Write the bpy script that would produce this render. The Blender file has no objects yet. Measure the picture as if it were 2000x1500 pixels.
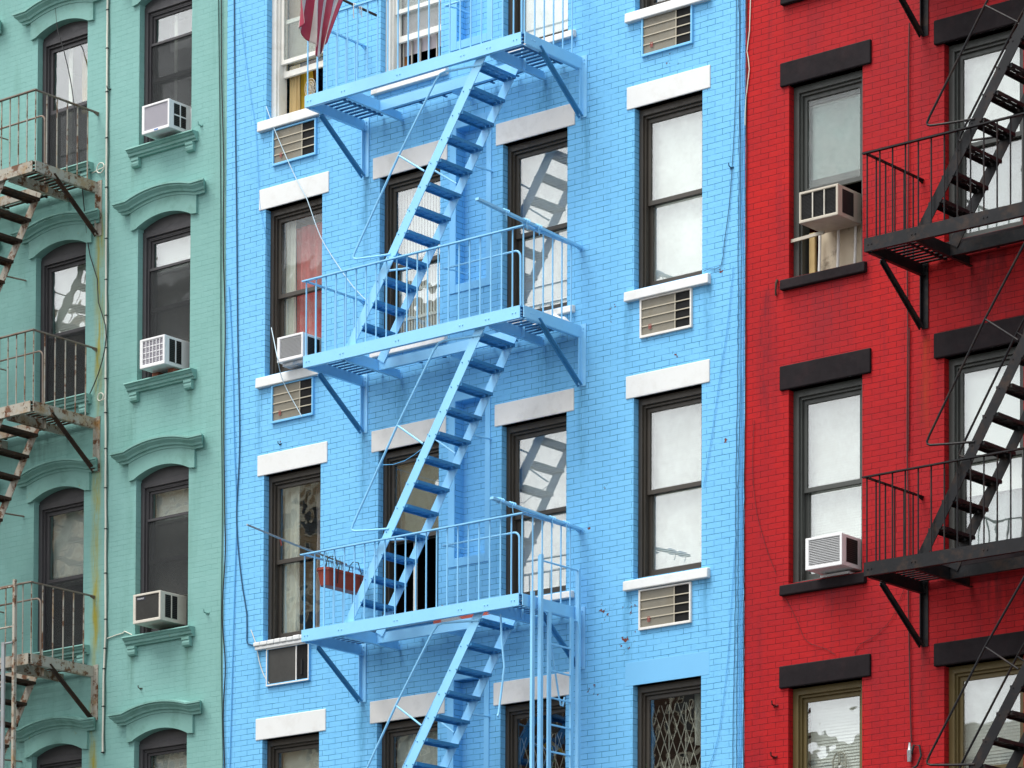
import bpy, math, random
from mathutils import Vector, Matrix

# ------------------------------------------------------------------ camera, sky, sun, exposure
SC = bpy.context.scene
COL = SC.collection
FPX, YAW, ROLL, PITCH, PPY = 7048.71, 0.687252, 0.0040996, 0.0339269, 2426.61   # solved from the facade's own lines
CAM = Vector((30.553, -31.619, 1.6))
FW = Vector((-math.sin(YAW)*math.cos(PITCH), math.cos(YAW)*math.cos(PITCH), math.sin(PITCH)))
_r = Vector((math.cos(YAW), math.sin(YAW), 0)); _u = _r.cross(FW)
RT = _r*math.cos(ROLL) + _u*math.sin(ROLL)
UP = -_r*math.sin(ROLL) + _u*math.cos(ROLL)
cd = bpy.data.cameras.new("camera"); cam = bpy.data.objects.new("camera", cd); COL.objects.link(cam)
cam.matrix_world = Matrix(((RT.x, UP.x, -FW.x, CAM.x), (RT.y, UP.y, -FW.y, CAM.y), (RT.z, UP.z, -FW.z, CAM.z), (0, 0, 0, 1)))
cd.sensor_width = 36.0; cd.lens = FPX/2000*36.0; cd.shift_y = (PPY-750)/2000.0
cd.clip_start = 0.5; cd.clip_end = 2000
SC.camera = cam
SC.view_settings.view_transform = 'Standard'; SC.view_settings.look = 'None'
SC.view_settings.exposure = 0.28; SC.view_settings.gamma = 1.0

SUN_EL, SUN_AZ = math.radians(65), math.radians(-28)      # from above the street, a little to the left of the facade
world = bpy.data.worlds.new("World"); SC.world = world; world.use_nodes = True
wn = world.node_tree; wn.nodes.clear()
def wnode(t, **k):
    n = wn.nodes.new(t)
    for a, b in k.items(): setattr(n, a, b)
    return n
w_out = wnode('ShaderNodeOutputWorld'); w_bg = wnode('ShaderNodeBackground')
w_sky = wnode('ShaderNodeTexSky', sky_type='NISHITA', sun_disc=False, sun_elevation=SUN_EL, sun_rotation=math.radians(180)+SUN_AZ,
              air_density=1.0, dust_density=4.0, ozone_density=1.0)
w_tc = wnode('ShaderNodeTexCoord'); w_no = wnode('ShaderNodeTexNoise'); w_no.inputs['Scale'].default_value = 2.2
w_no.inputs['Detail'].default_value = 6; w_no.inputs['Roughness'].default_value = 0.55
w_map = wnode('ShaderNodeMapping'); w_map.inputs['Scale'].default_value = (1, 1, 2.4)
w_ramp = wnode('ShaderNodeValToRGB'); w_ramp.color_ramp.elements[0].position = 0.30; w_ramp.color_ramp.elements[1].position = 0.52
w_ramp.color_ramp.elements[0].color = (0.72, 0.72, 0.72, 1)
w_mix = wnode('ShaderNodeMix', data_type='RGBA'); w_mix.inputs[7].default_value = (21.0, 21.4, 22.0, 1)   # thick bright cloud
L = wn.links.new
L(w_tc.outputs['Generated'], w_map.inputs['Vector']); L(w_map.outputs[0], w_no.inputs['Vector']); L(w_no.outputs['Fac'], w_ramp.inputs['Fac'])
# bright patch added low in the sky to whiten what the panes reflect
w_dot = wnode('ShaderNodeVectorMath', operation='DOT_PRODUCT'); w_nrm = wnode('ShaderNodeVectorMath', operation='NORMALIZE')
L(w_tc.outputs['Generated'], w_nrm.inputs[0]); L(w_nrm.outputs[0], w_dot.inputs[0])
_h = Vector((-math.sin(math.radians(40)), -math.cos(math.radians(40)), math.tan(math.radians(18)))).normalized(); w_dot.inputs[1].default_value = _h
w_pow = wnode('ShaderNodeMath', operation='POWER', use_clamp=True); L(w_dot.outputs['Value'], w_pow.inputs[0]); w_pow.inputs[1].default_value = 14.0
w_boost = wnode('ShaderNodeMix', data_type='RGBA', blend_type='ADD'); w_boost.clamp_result = False; L(w_pow.outputs[0], w_boost.inputs[0]); w_boost.inputs[7].default_value = (27, 27.4, 28, 1)
L(w_ramp.outputs['Color'], w_mix.inputs[0]); L(w_sky.outputs[0], w_mix.inputs[6]); L(w_mix.outputs[2], w_boost.inputs[6]); L(w_boost.outputs[2], w_bg.inputs['Color'])
w_bg.inputs['Strength'].default_value = 0.05
L(w_bg.outputs[0], w_out.inputs['Surface'])
sd = bpy.data.lights.new("sun", 'SUN'); sun = bpy.data.objects.new("sun", sd); COL.objects.link(sun)
sd.energy = 4.0; sd.angle = math.radians(35); sd.color = (1.0, 0.965, 0.91)
_d = Vector((math.sin(SUN_AZ)*math.cos(SUN_EL), -math.cos(SUN_AZ)*math.cos(SUN_EL), math.sin(SUN_EL)))
sun.rotation_euler = _d.to_track_quat('Z', 'Y').to_euler(); sun.location = (0, -20, 60)

rnd = random.Random(7)
PI = math.pi

def W(px, py, Y=0.0):
    """world point on the plane y = Y seen at photo pixel (px, py): used to read real positions off the facade"""
    d = FW + RT*((px-1000)/FPX) - UP*((py-PPY)/FPX)
    return CAM + d*((Y-CAM.y)/d.y)

# ------------------------------------------------------------------ mesh builder
ORG = {}
class MB:
    def __init__(s): s.v = []; s.f = []; s.m = []
    def add(s, vs, fs, m=0):
        o = len(s.v); s.v += [tuple(p) for p in vs]
        for f in fs: s.f.append(tuple(i+o for i in f)); s.m.append(m)
        return s
    def quad(s, a, b, c, d, m=0): return s.add([a, b, c, d], [(0, 1, 2, 3)], m)
    def box(s, x0, x1, y0, y1, z0, z1, m=0):
        if x0 > x1: x0, x1 = x1, x0
        if y0 > y1: y0, y1 = y1, y0
        if z0 > z1: z0, z1 = z1, z0
        return s.add([(x0,y0,z0),(x1,y0,z0),(x1,y1,z0),(x0,y1,z0),(x0,y0,z1),(x1,y0,z1),(x1,y1,z1),(x0,y1,z1)],
                     [(0,3,2,1),(4,5,6,7),(0,1,5,4),(1,2,6,5),(2,3,7,6),(3,0,4,7)], m)
    def bar(s, p, q, w, h, side=(0,1,0), m=0):
        """rectangular bar from p to q; w along `side`, h across"""
        p, q = Vector(p), Vector(q); t = (q-p).normalized(); a = Vector(side); a = (a - t*a.dot(t)).normalized(); b = t.cross(a)
        vs = []
        for c in (p, q):
            for i, j in ((-1,-1),(1,-1),(1,1),(-1,1)): vs.append(c + a*(i*w/2) + b*(j*h/2))
        return s.add(vs, [(3,2,1,0),(4,5,6,7),(0,1,5,4),(1,2,6,5),(2,3,7,6),(3,0,4,7)], m)
    def tube(s, pts, r, n=8, m=0, closed=False):
        pts = [Vector(p) for p in pts]; k = len(pts); vs = []; a = None
        for i, p in enumerate(pts):
            if closed: t = (pts[(i+1) % k]-pts[i-1]).normalized()
            else: t = (pts[min(i+1, k-1)]-pts[max(i-1, 0)]).normalized()
            if a is None:
                a = Vector((0,0,1)) if abs(t.z) < .9 else Vector((1,0,0))
            a = (a - t*a.dot(t)).normalized(); b = t.cross(a)
            rr = r[i] if isinstance(r, (list, tuple)) else r
            for j in range(n):
                g = 2*PI*j/n; vs.append(p + a*(rr*math.cos(g)) + b*(rr*math.sin(g)))
        fs = []
        for i in range(k if closed else k-1):
            i2 = (i+1) % k
            for j in range(n): fs.append((i*n+j, i*n+(j+1) % n, i2*n+(j+1) % n, i2*n+j))
        if not closed: fs += [tuple(range(n-1, -1, -1)), tuple((k-1)*n+j for j in range(n))]
        return s.add(vs, fs, m)
    def prism_y(s, poly, y0, y1, m=0):
        """polygon in (x, z), extruded from y0 to y1"""
        n = len(poly); vs = [(x, y0, z) for x, z in poly]+[(x, y1, z) for x, z in poly]
        fs = [tuple(range(n)), tuple(range(2*n-1, n-1, -1))]+[(i, n+i, n+(i+1) % n, (i+1) % n) for i in range(n)]
        return s.add(vs, fs, m)
    def prism_x(s, poly, x0, x1, m=0):
        """polygon in (y, z), extruded from x0 to x1"""
        n = len(poly); vs = [(x0, y, z) for y, z in poly]+[(x1, y, z) for y, z in poly]
        fs = [tuple(range(n-1, -1, -1)), tuple(range(n, 2*n))]+[(i, (i+1) % n, n+(i+1) % n, n+i) for i in range(n)]
        return s.add(vs, fs, m)
    def ring(s, x0, x1, y0, y1, z0, z1, wl, wr, wb, wt, m=0):
        """rectangular picture-frame ring"""
        A = [(x0,z0),(x1,z0),(x1,z1),(x0,z1)]; B = [(x0+wl,z0+wb),(x1-wr,z0+wb),(x1-wr,z1-wt),(x0+wl,z1-wt)]
        vs = [(x,y0,z) for x,z in A]+[(x,y0,z) for x,z in B]+[(x,y1,z) for x,z in A]+[(x,y1,z) for x,z in B]
        fs = []
        for i in range(4):
            j = (i+1) % 4
            fs += [(i,j,4+j,4+i),(8+j,8+i,12+i,12+j),(i,8+i,8+j,j),(4+i,4+j,12+j,12+i)]
        return s.add(vs, fs, m)
    def disc(s, c, r, n, axis, h, m=0):
        return s.tube([Vector(c), Vector(c)+Vector(axis)*h], r, n, m)
    def build(s, name, mats, parent=None, smooth=False, bevel=0, origin=None):
        org = ORG.get(parent.name, Vector((0,0,0))) if parent else Vector(origin or (0,0,0))
        me = bpy.data.meshes.new(name)
        me.from_pydata([tuple(Vector(p)-org) for p in s.v], [], s.f)
        for mt in (mats if isinstance(mats, (list, tuple)) else [mats]): me.materials.append(mt)
        me.polygons.foreach_set('material_index', s.m)
        if smooth:
            me.polygons.foreach_set('use_smooth', [True]*len(me.polygons)); me.set_sharp_from_angle(angle=math.radians(38))
        me.update()
        o = bpy.data.objects.new(name, me); COL.objects.link(o)
        if parent: o.parent = parent
        else: o.location = org
        ORG[o.name] = org
        if bevel:
            bv = o.modifiers.new('bevel', 'BEVEL'); bv.width = bevel; bv.segments = 2; bv.limit_method = 'ANGLE'; bv.angle_limit = math.radians(40)
        return o
def thing(name, loc, label, cat, group=None):
    o = bpy.data.objects.new(name, None); COL.objects.link(o); o.location = loc; ORG[o.name] = Vector(loc); o.empty_display_size = .2
    return tag(o, label, cat, group)
def tag(o, label, cat, group=None):
    o['label'] = label; o['category'] = cat
    if group: o['group'] = group
    return o
def structure(o): o['kind'] = 'structure'; return o

# ------------------------------------------------------------------ materials
def nm(name):
    m = bpy.data.materials.new(name); m.use_nodes = True; nt = m.node_tree; nt.nodes.clear()
    out = nt.nodes.new('ShaderNodeOutputMaterial'); bs = nt.nodes.new('ShaderNodeBsdfPrincipled'); nt.links.new(bs.outputs[0], out.inputs[0])
    return m, nt, bs, out
class N:
    """small node-graph helper"""
    def __init__(s, nt): s.nt = nt
    def n(s, t, **k):
        x = s.nt.nodes.new(t)
        for a, b in k.items(): setattr(x, a, b)
        return x
    def link(s, a, b): s.nt.links.new(a, b)
    def val(s, inp, v):
        if hasattr(v, 'node'): s.nt.links.new(v, inp)
        else: inp.default_value = v
    def math(s, op, a, b=0.0, c=0.0, clamp=False):
        x = s.n('ShaderNodeMath', operation=op, use_clamp=clamp); s.val(x.inputs[0], a); s.val(x.inputs[1], b); s.val(x.inputs[2], c); return x.outputs[0]
    def pos(s): return s.n('ShaderNodeNewGeometry').outputs['Position']
    def noise(s, vec, scale, detail=4, rough=.55, stretch=None):
        if stretch:
            mp = s.n('ShaderNodeMapping'); mp.inputs['Scale'].default_value = stretch; s.link(vec, mp.inputs[0]); vec = mp.outputs[0]
        x = s.n('ShaderNodeTexNoise'); s.link(vec, x.inputs['Vector']); x.inputs['Scale'].default_value = scale
        x.inputs['Detail'].default_value = detail; x.inputs['Roughness'].default_value = rough; return x.outputs['Fac']
    def rng(s, v, a, b, c=0.0, d=1.0):
        x = s.n('ShaderNodeMapRange'); s.val(x.inputs[0], v)
        for i, q in enumerate((a, b, c, d)): x.inputs[i+1].default_value = q
        return x.outputs[0]
    def mix(s, f, a, b, blend='MIX'):
        x = s.n('ShaderNodeMix', data_type='RGBA', blend_type=blend); s.val(x.inputs[0], f)
        for i, q in ((6, a), (7, b)):
            if hasattr(q, 'node'): s.link(q, x.inputs[i])
            else: x.inputs[i].default_value = (*q, 1)
        return x.outputs[2]
    def bump(s, h, strength, dist, normal=None):
        x = s.n('ShaderNodeBump'); s.val(x.inputs['Strength'], strength); x.inputs['Distance'].default_value = dist; s.link(h, x.inputs['Height'])
        if normal is not None: s.link(normal, x.inputs['Normal'])
        return x.outputs[0]

def brick_mat(name, c1, c2, joint, grime, relief=1.0, joint_show=1.0, fill=0.5, rough=.55, streaks=None, chips=None, dirt=0.12, blotch=None):
    m, nt, bs, out = nm(name); g = N(nt)
    p = g.pos(); sx = g.n('ShaderNodeSeparateXYZ'); g.link(p, sx.inputs[0])
    wob = g.n('ShaderNodeTexNoise'); wob.inputs['Scale'].default_value = 2.3; wob.inputs['Detail'].default_value = 5; g.link(p, wob.inputs['Vector'])
    ws = g.n('ShaderNodeSeparateColor'); g.link(wob.outputs['Color'], ws.inputs[0])
    u = g.math('ADD', g.math('ADD', sx.outputs[0], sx.outputs[1]), g.math('MULTIPLY', g.math('SUBTRACT', ws.outputs[0], .5), .022))
    v = g.math('ADD', sx.outputs[2], g.math('MULTIPLY', g.math('SUBTRACT', ws.outputs[1], .5), .016))
    cb = g.n('ShaderNodeCombineXYZ'); g.link(u, cb.inputs[0]); g.link(v, cb.inputs[1])
    br = g.n('ShaderNodeTexBrick', offset=.5, squash=1.0); g.link(cb.outputs[0], br.inputs['Vector'])
    br.inputs['Scale'].default_value = 1; br.inputs['Brick Width'].default_value = .206; br.inputs['Row Height'].default_value = .0655
    br.inputs['Mortar Size'].default_value = .0031; br.inputs['Mortar Smooth'].default_value = .35
    br.inputs['Color1'].default_value = (*c1, 1); br.inputs['Color2'].default_value = (*c2, 1); br.inputs['Mortar'].default_value = (*joint, 1)
    br.inputs['Bias'].default_value = 0.0
    fac = br.outputs['Fac']
    # second brick lookup without joints: paint colour only
    b2 = g.n('ShaderNodeTexBrick', offset=.5); g.link(cb.outputs[0], b2.inputs['Vector'])
    for k in ('Scale','Brick Width','Row Height'): b2.inputs[k].default_value = br.inputs[k].default_value
    b2.inputs['Mortar Size'].default_value = 0; b2.inputs['Color1'].default_value = (*c1, 1); b2.inputs['Color2'].default_value = (*c2, 1)
    b2.inputs['Mortar'].default_value = (*c1, 1)
    # paint fills some of the joints
    open_ = g.rng(g.noise(p, 3.1, 6, .7, (1, 1, 2.2)), fill-.13, fill+.10)
    jf = g.math('MULTIPLY', g.math('MULTIPLY', fac, open_), joint_show, clamp=True)
    big = g.noise(p, .55, 5, .6); mid = g.noise(p, 7, 5, .65)
    col = g.mix(g.rng(big, .3, .75, 0, dirt*1.6), b2.outputs['Color'], grime)
    col = g.mix(g.rng(g.noise(p, 1.6, 6, .7, (1.6, 1.6, .22)), .52, .78, 0, dirt*2.2), col, grime)
    col = g.mix(g.rng(mid, .35, .75, 0, .10), col, (min(1, c1[0]*1.25+.02), min(1, c1[1]*1.12+.02), min(1, c1[2]*1.08+.02)))
    if blotch:
        bl = g.rng(g.noise(p, 2.6, 8, .75), .55, .68, 0, .7); col = g.mix(bl, col, blotch)
    col = g.mix(jf, col, joint)
    if streaks:
        nx = g.math('MULTIPLY', g.math('SUBTRACT', g.noise(p, 2.0, 3, .6), .5), .09)
        st = g.rng(g.noise(p, 9, 4, .6, (1.8, 1.8, .25)), .32, .62)
        for (X, w, ztop, zbot, colr, amt) in streaks:
            dx = g.math('ABSOLUTE', g.math('SUBTRACT', g.math('ADD', sx.outputs[0], nx), X))
            a = g.rng(dx, 0, w, 1, 0); a = g.math('POWER', a, 1.3)
            a = g.math('MULTIPLY', g.math('MULTIPLY', a, st), amt)
            a = g.math('MULTIPLY', a, g.rng(sx.outputs[2], ztop, ztop+.08, 1, 0)); a = g.math('MULTIPLY', a, g.rng(sx.outputs[2], zbot, zbot+.8, 0, 1))
            col = g.mix(a, col, colr)
    if chips:
        far = None
        for (cx, cz, r) in chips:
            vd = g.n('ShaderNodeVectorMath', operation='DISTANCE'); g.link(p, vd.inputs[0]); vd.inputs[1].default_value = (cx, 0, cz)
            d = g.math('DIVIDE', vd.outputs['Value'], r); far = d if far is None else g.math('MINIMUM', far, d)
        near = g.rng(far, .1, 1, 1, 0)
        sp = g.noise(p, 17, 3, .6)
        lim = g.math('ADD', sp, g.math('MULTIPLY', near, .225))
        flake = g.rng(lim, .80, .815); edge = g.rng(lim, .765, .78)
        col = g.mix(g.math('MULTIPLY', edge, .55), col, (.03, .10, .16)); col = g.mix(flake, col, (.17, .04, .025))
    g.link(col, bs.inputs['Base Color'])
    g.val(bs.inputs['Roughness'], g.rng(mid, .3, .7, rough-.08, rough+.1)); bs.inputs['Specular IOR Level'].default_value = .12
    h = g.math('SUBTRACT', g.math('MULTIPLY', g.noise(p, 26, 4, .6), .35), g.math('MULTIPLY', g.math('MULTIPLY', fac, g.rng(open_, 0, 1, .25, 1)), 1.0))
    h = g.math('ADD', h, g.math('MULTIPLY', g.noise(p, 6.5, 4, .6), .5))
    g.link(g.bump(h, .55*relief, .011), bs.inputs['Normal'])
    return m

def paint(name, c, rough=.4, var=.08, bump=.15, scale=9, c2=None, c2amt=0.0, metallic=0.0, spots=None, spot_lo=.62, spec=.4):
    """painted or plain surface with patchy wear"""
    m, nt, bs, out = nm(name); g = N(nt); p = g.pos()
    n1 = g.noise(p, scale*.35, 5, .6); n2 = g.noise(p, scale*3, 4, .6)
    col = g.mix(g.rng(n1, .3, .7, 0, 1), tuple(x*(1-var) for x in c), tuple(min(1, x*(1+var)) for x in c))
    if c2: col = g.mix(g.rng(g.noise(p, scale*.8, 7, .7), .5, .68, 0, c2amt), col, c2)
    if spots: col = g.mix(g.rng(g.noise(p, scale*1.7, 7, .72), spot_lo, spot_lo+.06), col, spots)
    g.link(col, bs.inputs['Base Color']); g.val(bs.inputs['Roughness'], g.rng(n2, .3, .7, max(.03, rough-.08), rough+.1))
    bs.inputs['Metallic'].default_value = metallic; bs.inputs['Specular IOR Level'].default_value = spec
    if bump: g.link(g.bump(n2, bump, .004), bs.inputs['Normal'])
    return m

def glass_mat(name, r0=.145, tint=(.93, .96, .95), wav=.0011, wscale=1.7, dust=.0):
    """clear pane: both faces reflect a little more at a slant (Schlick), the rest passes straight through"""
    m, nt, bs, out = nm(name); nt.nodes.remove(bs); g = N(nt); p = g.pos()
    tr = g.n('ShaderNodeBsdfTransparent'); tr.inputs[0].default_value = (*tint, 1)
    gl = g.n('ShaderNodeBsdfGlossy'); gl.inputs['Roughness'].default_value = .012
    nb = g.bump(g.noise(p, wscale, 2, .5), 1.0, wav); g.link(nb, gl.inputs['Normal'])
    geo = g.n('ShaderNodeNewGeometry'); dt = g.n('ShaderNodeVectorMath', operation='DOT_PRODUCT'); g.link(geo.outputs['Incoming'], dt.inputs[0]); g.link(geo.outputs['Normal'], dt.inputs[1])
    k = g.math('POWER', g.math('SUBTRACT', 1.0, g.math('ABSOLUTE', dt.outputs['Value']), clamp=True), 5.0)
    fr = g.math('ADD', g.math('MULTIPLY', k, 1-r0), r0)
    mx = g.n('ShaderNodeMixShader'); g.link(fr, mx.inputs[0]); g.link(tr.outputs[0], mx.inputs[1]); g.link(gl.outputs[0], mx.inputs[2])
    fin = mx.outputs[0]
    if dust:
        df = g.n('ShaderNodeBsdfDiffuse'); df.inputs[0].default_value = (.5, .5, .48, 1)
        m2 = g.n('ShaderNodeMixShader'); g.link(g.rng(g.noise(p, 3, 6, .7), .35, .75, 0, dust), m2.inputs[0]); g.link(fin, m2.inputs[1]); g.link(df.outputs[0], m2.inputs[2]); fin = m2.outputs[0]
    g.link(fin, out.inputs[0]); return m

BLUE = (.19, .53, .86)
chips = [(W(x, y).x, W(x, y).z, r) for x, y, r in ((1192, 606, .22), (1183, 1192, .26), (1235, 1190, .25), (1222, 1254, .3), (1310, 122, .25), (1420, 862, .12), (1405, 530, .15), (1150, 1035, .15), (548, 866, .12), (740, 1425, .18), (1180, 955, .15), (1320, 690, .15), (1160, 1345, .2))]
M = {}
M['blue_brick'] = brick_mat('blue_painted_brick', BLUE, (.178, .51, .845), (.022, .15, .32), (.09, .35, .63), relief=1.15, fill=.465, rough=.5, chips=chips, dirt=.15,
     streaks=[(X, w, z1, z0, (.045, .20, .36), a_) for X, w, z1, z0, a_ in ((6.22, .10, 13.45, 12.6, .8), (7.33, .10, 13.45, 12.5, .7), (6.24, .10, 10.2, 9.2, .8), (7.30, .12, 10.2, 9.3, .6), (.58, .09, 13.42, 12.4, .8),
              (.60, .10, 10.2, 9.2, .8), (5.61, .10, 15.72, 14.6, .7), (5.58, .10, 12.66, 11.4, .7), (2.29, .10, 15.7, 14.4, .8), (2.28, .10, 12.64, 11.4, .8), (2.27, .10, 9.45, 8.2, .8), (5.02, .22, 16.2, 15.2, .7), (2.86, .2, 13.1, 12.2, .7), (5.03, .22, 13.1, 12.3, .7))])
rust = (.30, .28, .05)
M['green_brick'] = brick_mat('green_painted_brick', (.225, .44, .418), (.212, .425, .402), (.10, .27, .245), (.12, .27, .23), relief=.9, joint_show=.6, fill=.54, rough=.6, dirt=.27,
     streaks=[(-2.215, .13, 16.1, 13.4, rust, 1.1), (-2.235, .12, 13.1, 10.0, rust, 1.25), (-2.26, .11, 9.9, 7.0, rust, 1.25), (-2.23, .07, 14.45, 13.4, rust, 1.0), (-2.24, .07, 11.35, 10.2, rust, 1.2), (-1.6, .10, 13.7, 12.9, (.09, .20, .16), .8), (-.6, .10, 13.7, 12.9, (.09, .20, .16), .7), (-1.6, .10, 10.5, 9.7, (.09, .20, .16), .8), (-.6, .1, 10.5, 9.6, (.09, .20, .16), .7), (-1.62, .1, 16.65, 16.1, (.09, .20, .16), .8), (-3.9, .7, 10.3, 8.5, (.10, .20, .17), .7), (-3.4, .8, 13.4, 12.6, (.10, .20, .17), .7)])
M['red_brick'] = brick_mat('red_painted_brick', (.46, .012, .012), (.415, .010, .011), (.11, .005, .008), (.20, .012, .02), relief=1.0, fill=.40, rough=.6, dirt=.48, blotch=(.30, .014, .025),
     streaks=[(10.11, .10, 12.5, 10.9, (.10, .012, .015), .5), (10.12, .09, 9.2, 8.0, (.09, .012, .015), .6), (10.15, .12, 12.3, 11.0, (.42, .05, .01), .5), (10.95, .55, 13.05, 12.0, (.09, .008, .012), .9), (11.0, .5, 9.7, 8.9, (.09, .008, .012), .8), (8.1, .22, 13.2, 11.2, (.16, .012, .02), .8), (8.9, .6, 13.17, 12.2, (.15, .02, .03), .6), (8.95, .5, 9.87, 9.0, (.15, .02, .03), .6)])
M['white_stone'] = paint('white_painted_stone', (.69, .71, .71), .55, .03, .25, 5, c2=(.48, .46, .41), c2amt=.25)
M['worn_white_stone'] = paint('worn_white_stone', (.74, .73, .70), .6, .05, .4, 5, c2=(.42, .39, .34), c2amt=.45)
M['blue_stone'] = paint('blue_painted_stone', (.165, .475, .785), .5, .02, .2, 5)
M['grey_stone'] = paint('grey_white_stone', (.74, .735, .71), .6, .05, .25, 4, c2=(.42, .41, .38), c2amt=.3)
M['blue_trim'] = paint('blue_trim', (.185, .525, .86), .45, .03, .2, 6)
M['grating_shaded'] = paint('shaded_grating_iron', (.022, .13, .29), .55, .15, .3, 9, c2=(.015, .07, .15), c2amt=.6)  # underside shade of the gratings put into their colour
M['blue_metal_shaded'] = paint('shaded_blue_iron', (.05, .25, .51), .5, .12, .3, 9, c2=(.04, .17, .32), c2amt=.5)  # shaded copy of the blue iron, for treads and bracket diagonals
M['blue_metal'] = paint('blue_painted_iron', (.25, .60, .91), .34, .04, .18, 9, spots=(.03, .14, .25), spot_lo=.72)
M['black_stone'] = paint('black_painted_stone', (.013, .010, .012), .75, .2, .3, 5, c2=(.030, .016, .018), c2amt=.4, spec=.12)
M['black_metal'] = paint('black_painted_iron', (.0085, .009, .011), .5, .25, .3, 8, c2=(.055, .030, .018), c2amt=.55, spec=.22)
M['rusty_metal'] = paint('grey_iron_with_rust', (.35, .335, .285), .55, .10, .4, 4.2, c2=(.28, .16, .055), c2amt=.95, spots=(.12, .048, .018), spot_lo=.515)
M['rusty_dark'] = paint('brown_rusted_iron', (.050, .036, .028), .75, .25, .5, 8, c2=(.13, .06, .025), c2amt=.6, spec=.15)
M['rusty_rail'] = paint('rusted_rail', (.20, .16, .13), .6, .2, .5, 9, c2=(.16, .07, .03), c2amt=.8)
M['dark_frame'] = paint('dark_bronze_frame', (.050, .043, .035), .45, .12, .1, 6)
M['grey_frame'] = paint('charcoal_frame', (.055, .053, .058), .45, .12, .1, 6)
M['red_frame'] = paint('grey_green_frame', (.055, .060, .056), .45, .12, .15, 6)
M['olive_frame'] = paint('olive_frame', (.115, .085, .030), .5, .1, .1, 6)
M['white_wood'] = paint('white_painted_wood', (.74, .73, .68), .5, .05, .3, 7, c2=(.45, .41, .33), c2amt=.3)
M['green_stone'] = paint('green_painted_stone', (.185, .385, .35), .6, .08, .3, 5, c2=(.075, .20, .15), c2amt=.5, spots=(.26, .25, .07), spot_lo=.655)
M['glass'] = glass_mat('window_glass', dust=.13)
M['glass_wavy'] = glass_mat('old_wavy_glass', wav=.006, wscale=2.2)
M['glass_warped'] = glass_mat('warped_old_glass', wav=.016, wscale=1.9)
M['glass_dull'] = glass_mat('dull_glass', r0=.035, wav=.002, dust=.15)
M['glass_dusty'] = glass_mat('dusty_glass', wav=.003, wscale=2.0, dust=.25)
M['blind'] = paint('white_blind', (.80, .80, .77), .5, .03, 0, 4)
M['blind_dim'] = paint('grey_blind', (.34, .34, .33), .55, .06, 0, 4)
M['shade'] = paint('white_roller_shade', (.82, .82, .78), .6, .04, .1, 3)
M['reflection_tan'] = paint('tan_reflection', (.40, .33, .26), .6, .15, .1, 2, c2=(.40, .30, .10), c2amt=.5)  # tan reflection of the pane put into the colour of a sheet
M['shade_grey'] = paint('grey_shade', (.45, .40, .42), .6, .06, .1, 2)
M['shade_blue'] = paint('grey_blue_shade', (.30, .34, .34), .6, .18, .1, 2)
M['curtain_white'] = paint('white_curtain', (.72, .71, .64), .7, .06, .1, 3)
M['curtain_red_reflection'] = paint('red_reflection_curtain', (.60, .10, .105), .7, .15, .1, 3, c2=(.62, .45, .40), c2amt=.45)  # red reflection of the pane put into the curtain's colour
M['curtain_yellow'] = paint('yellow_curtain', (.52, .34, .02), .7, .15, .1, 4)
M['tan_wood'] = paint('tan_wood', (.50, .36, .16), .6, .12, .2, 6)
M['orange'] = paint('orange_wood', (.42, .15, .03), .6, .12, .2, 6)
M['interior'] = paint('dark_interior', (.035, .033, .032), .8, .1, 0, 2)
M['black'] = paint('black_void', (.008, .008, .009), .6, .1, 0, 3)
M['ac_white'] = paint('white_enamel', (.74, .75, .76), .35, .03, .05, 6, c2=(.5, .49, .46), c2amt=.15)
M['ac_cream'] = paint('cream_enamel', (.60, .57, .50), .4, .05, .08, 6, c2=(.36, .32, .26), c2amt=.3)
M['ac_beige'] = paint('beige_enamel', (.46, .42, .35), .4, .05, .08, 6, c2=(.28, .24, .18), c2amt=.3)
M['ac_pale'] = paint('pale_louvre', (.55, .56, .57), .5, .06, .05, 6)
M['ac_grey'] = paint('grey_louvre', (.40, .39, .44), .5, .06, .05, 6)
M['fins'] = paint('dull_metal_fins', (.215, .20, .16), .5, .12, .1, 5, c2=(.20, .16, .10), c2amt=.5, metallic=.2)
M['fin_dark'] = paint('dark_fins', (.045, .045, .042), .5, .2, .1, 8)
M['sleeve_tan'] = paint('tan_sleeve_bar', (.46, .42, .33), .5, .06, .1, 5)
M['red_mark'] = paint('red_sticker', (.30, .06, .05), .5, .05, 0, 5)
M['blue_mark'] = paint('blue_badge', (.05, .16, .45), .4, .05, 0, 5)
M['dark_mark'] = paint('dark_badge', (.03, .035, .05), .4, .05, 0, 5)
M['silver'] = paint('silver_letters', (.75, .76, .78), .35, .03, 0, 5)
M['cable_black'] = paint('black_cable', (.015, .017, .018), .5, .1, 0, 5)
M['cable_green'] = paint('dark_green_cable', (.03, .09, .08), .5, .1, 0, 5)
M['cable_white'] = paint('off_white_cable', (.66, .66, .58), .5, .06, 0, 5)
M['cable_pale'] = paint('pale_blue_cord', (.50, .66, .76), .5, .06, 0, 5)
M['cable_blue'] = paint('blue_painted_cable', (.10, .38, .70), .5, .06, 0, 5)
M['cable_navy'] = paint('dark_blue_cable', (.02, .09, .18), .5, .06, 0, 5)
M['cable_red'] = paint('dark_red_cable', (.07, .008, .010), .5, .06, 0, 5)
M['terracotta'] = paint('terracotta_plastic', (.36, .062, .035), .5, .1, .1, 5)
M['red_board'] = paint('red_board', (.46, .085, .055), .55, .08, .1, 5)
M['cloth_white'] = paint('white_cloth', (.75, .74, .72), .8, .05, .3, 6)
M['cardboard'] = paint('blue_white_carton', (.62, .64, .66), .6, .1, .1, 9, c2=(.10, .28, .50), c2amt=.9)
M['leaf'] = paint('leaf_green', (.055, .13, .022), .5, .3, .1, 20)
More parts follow.
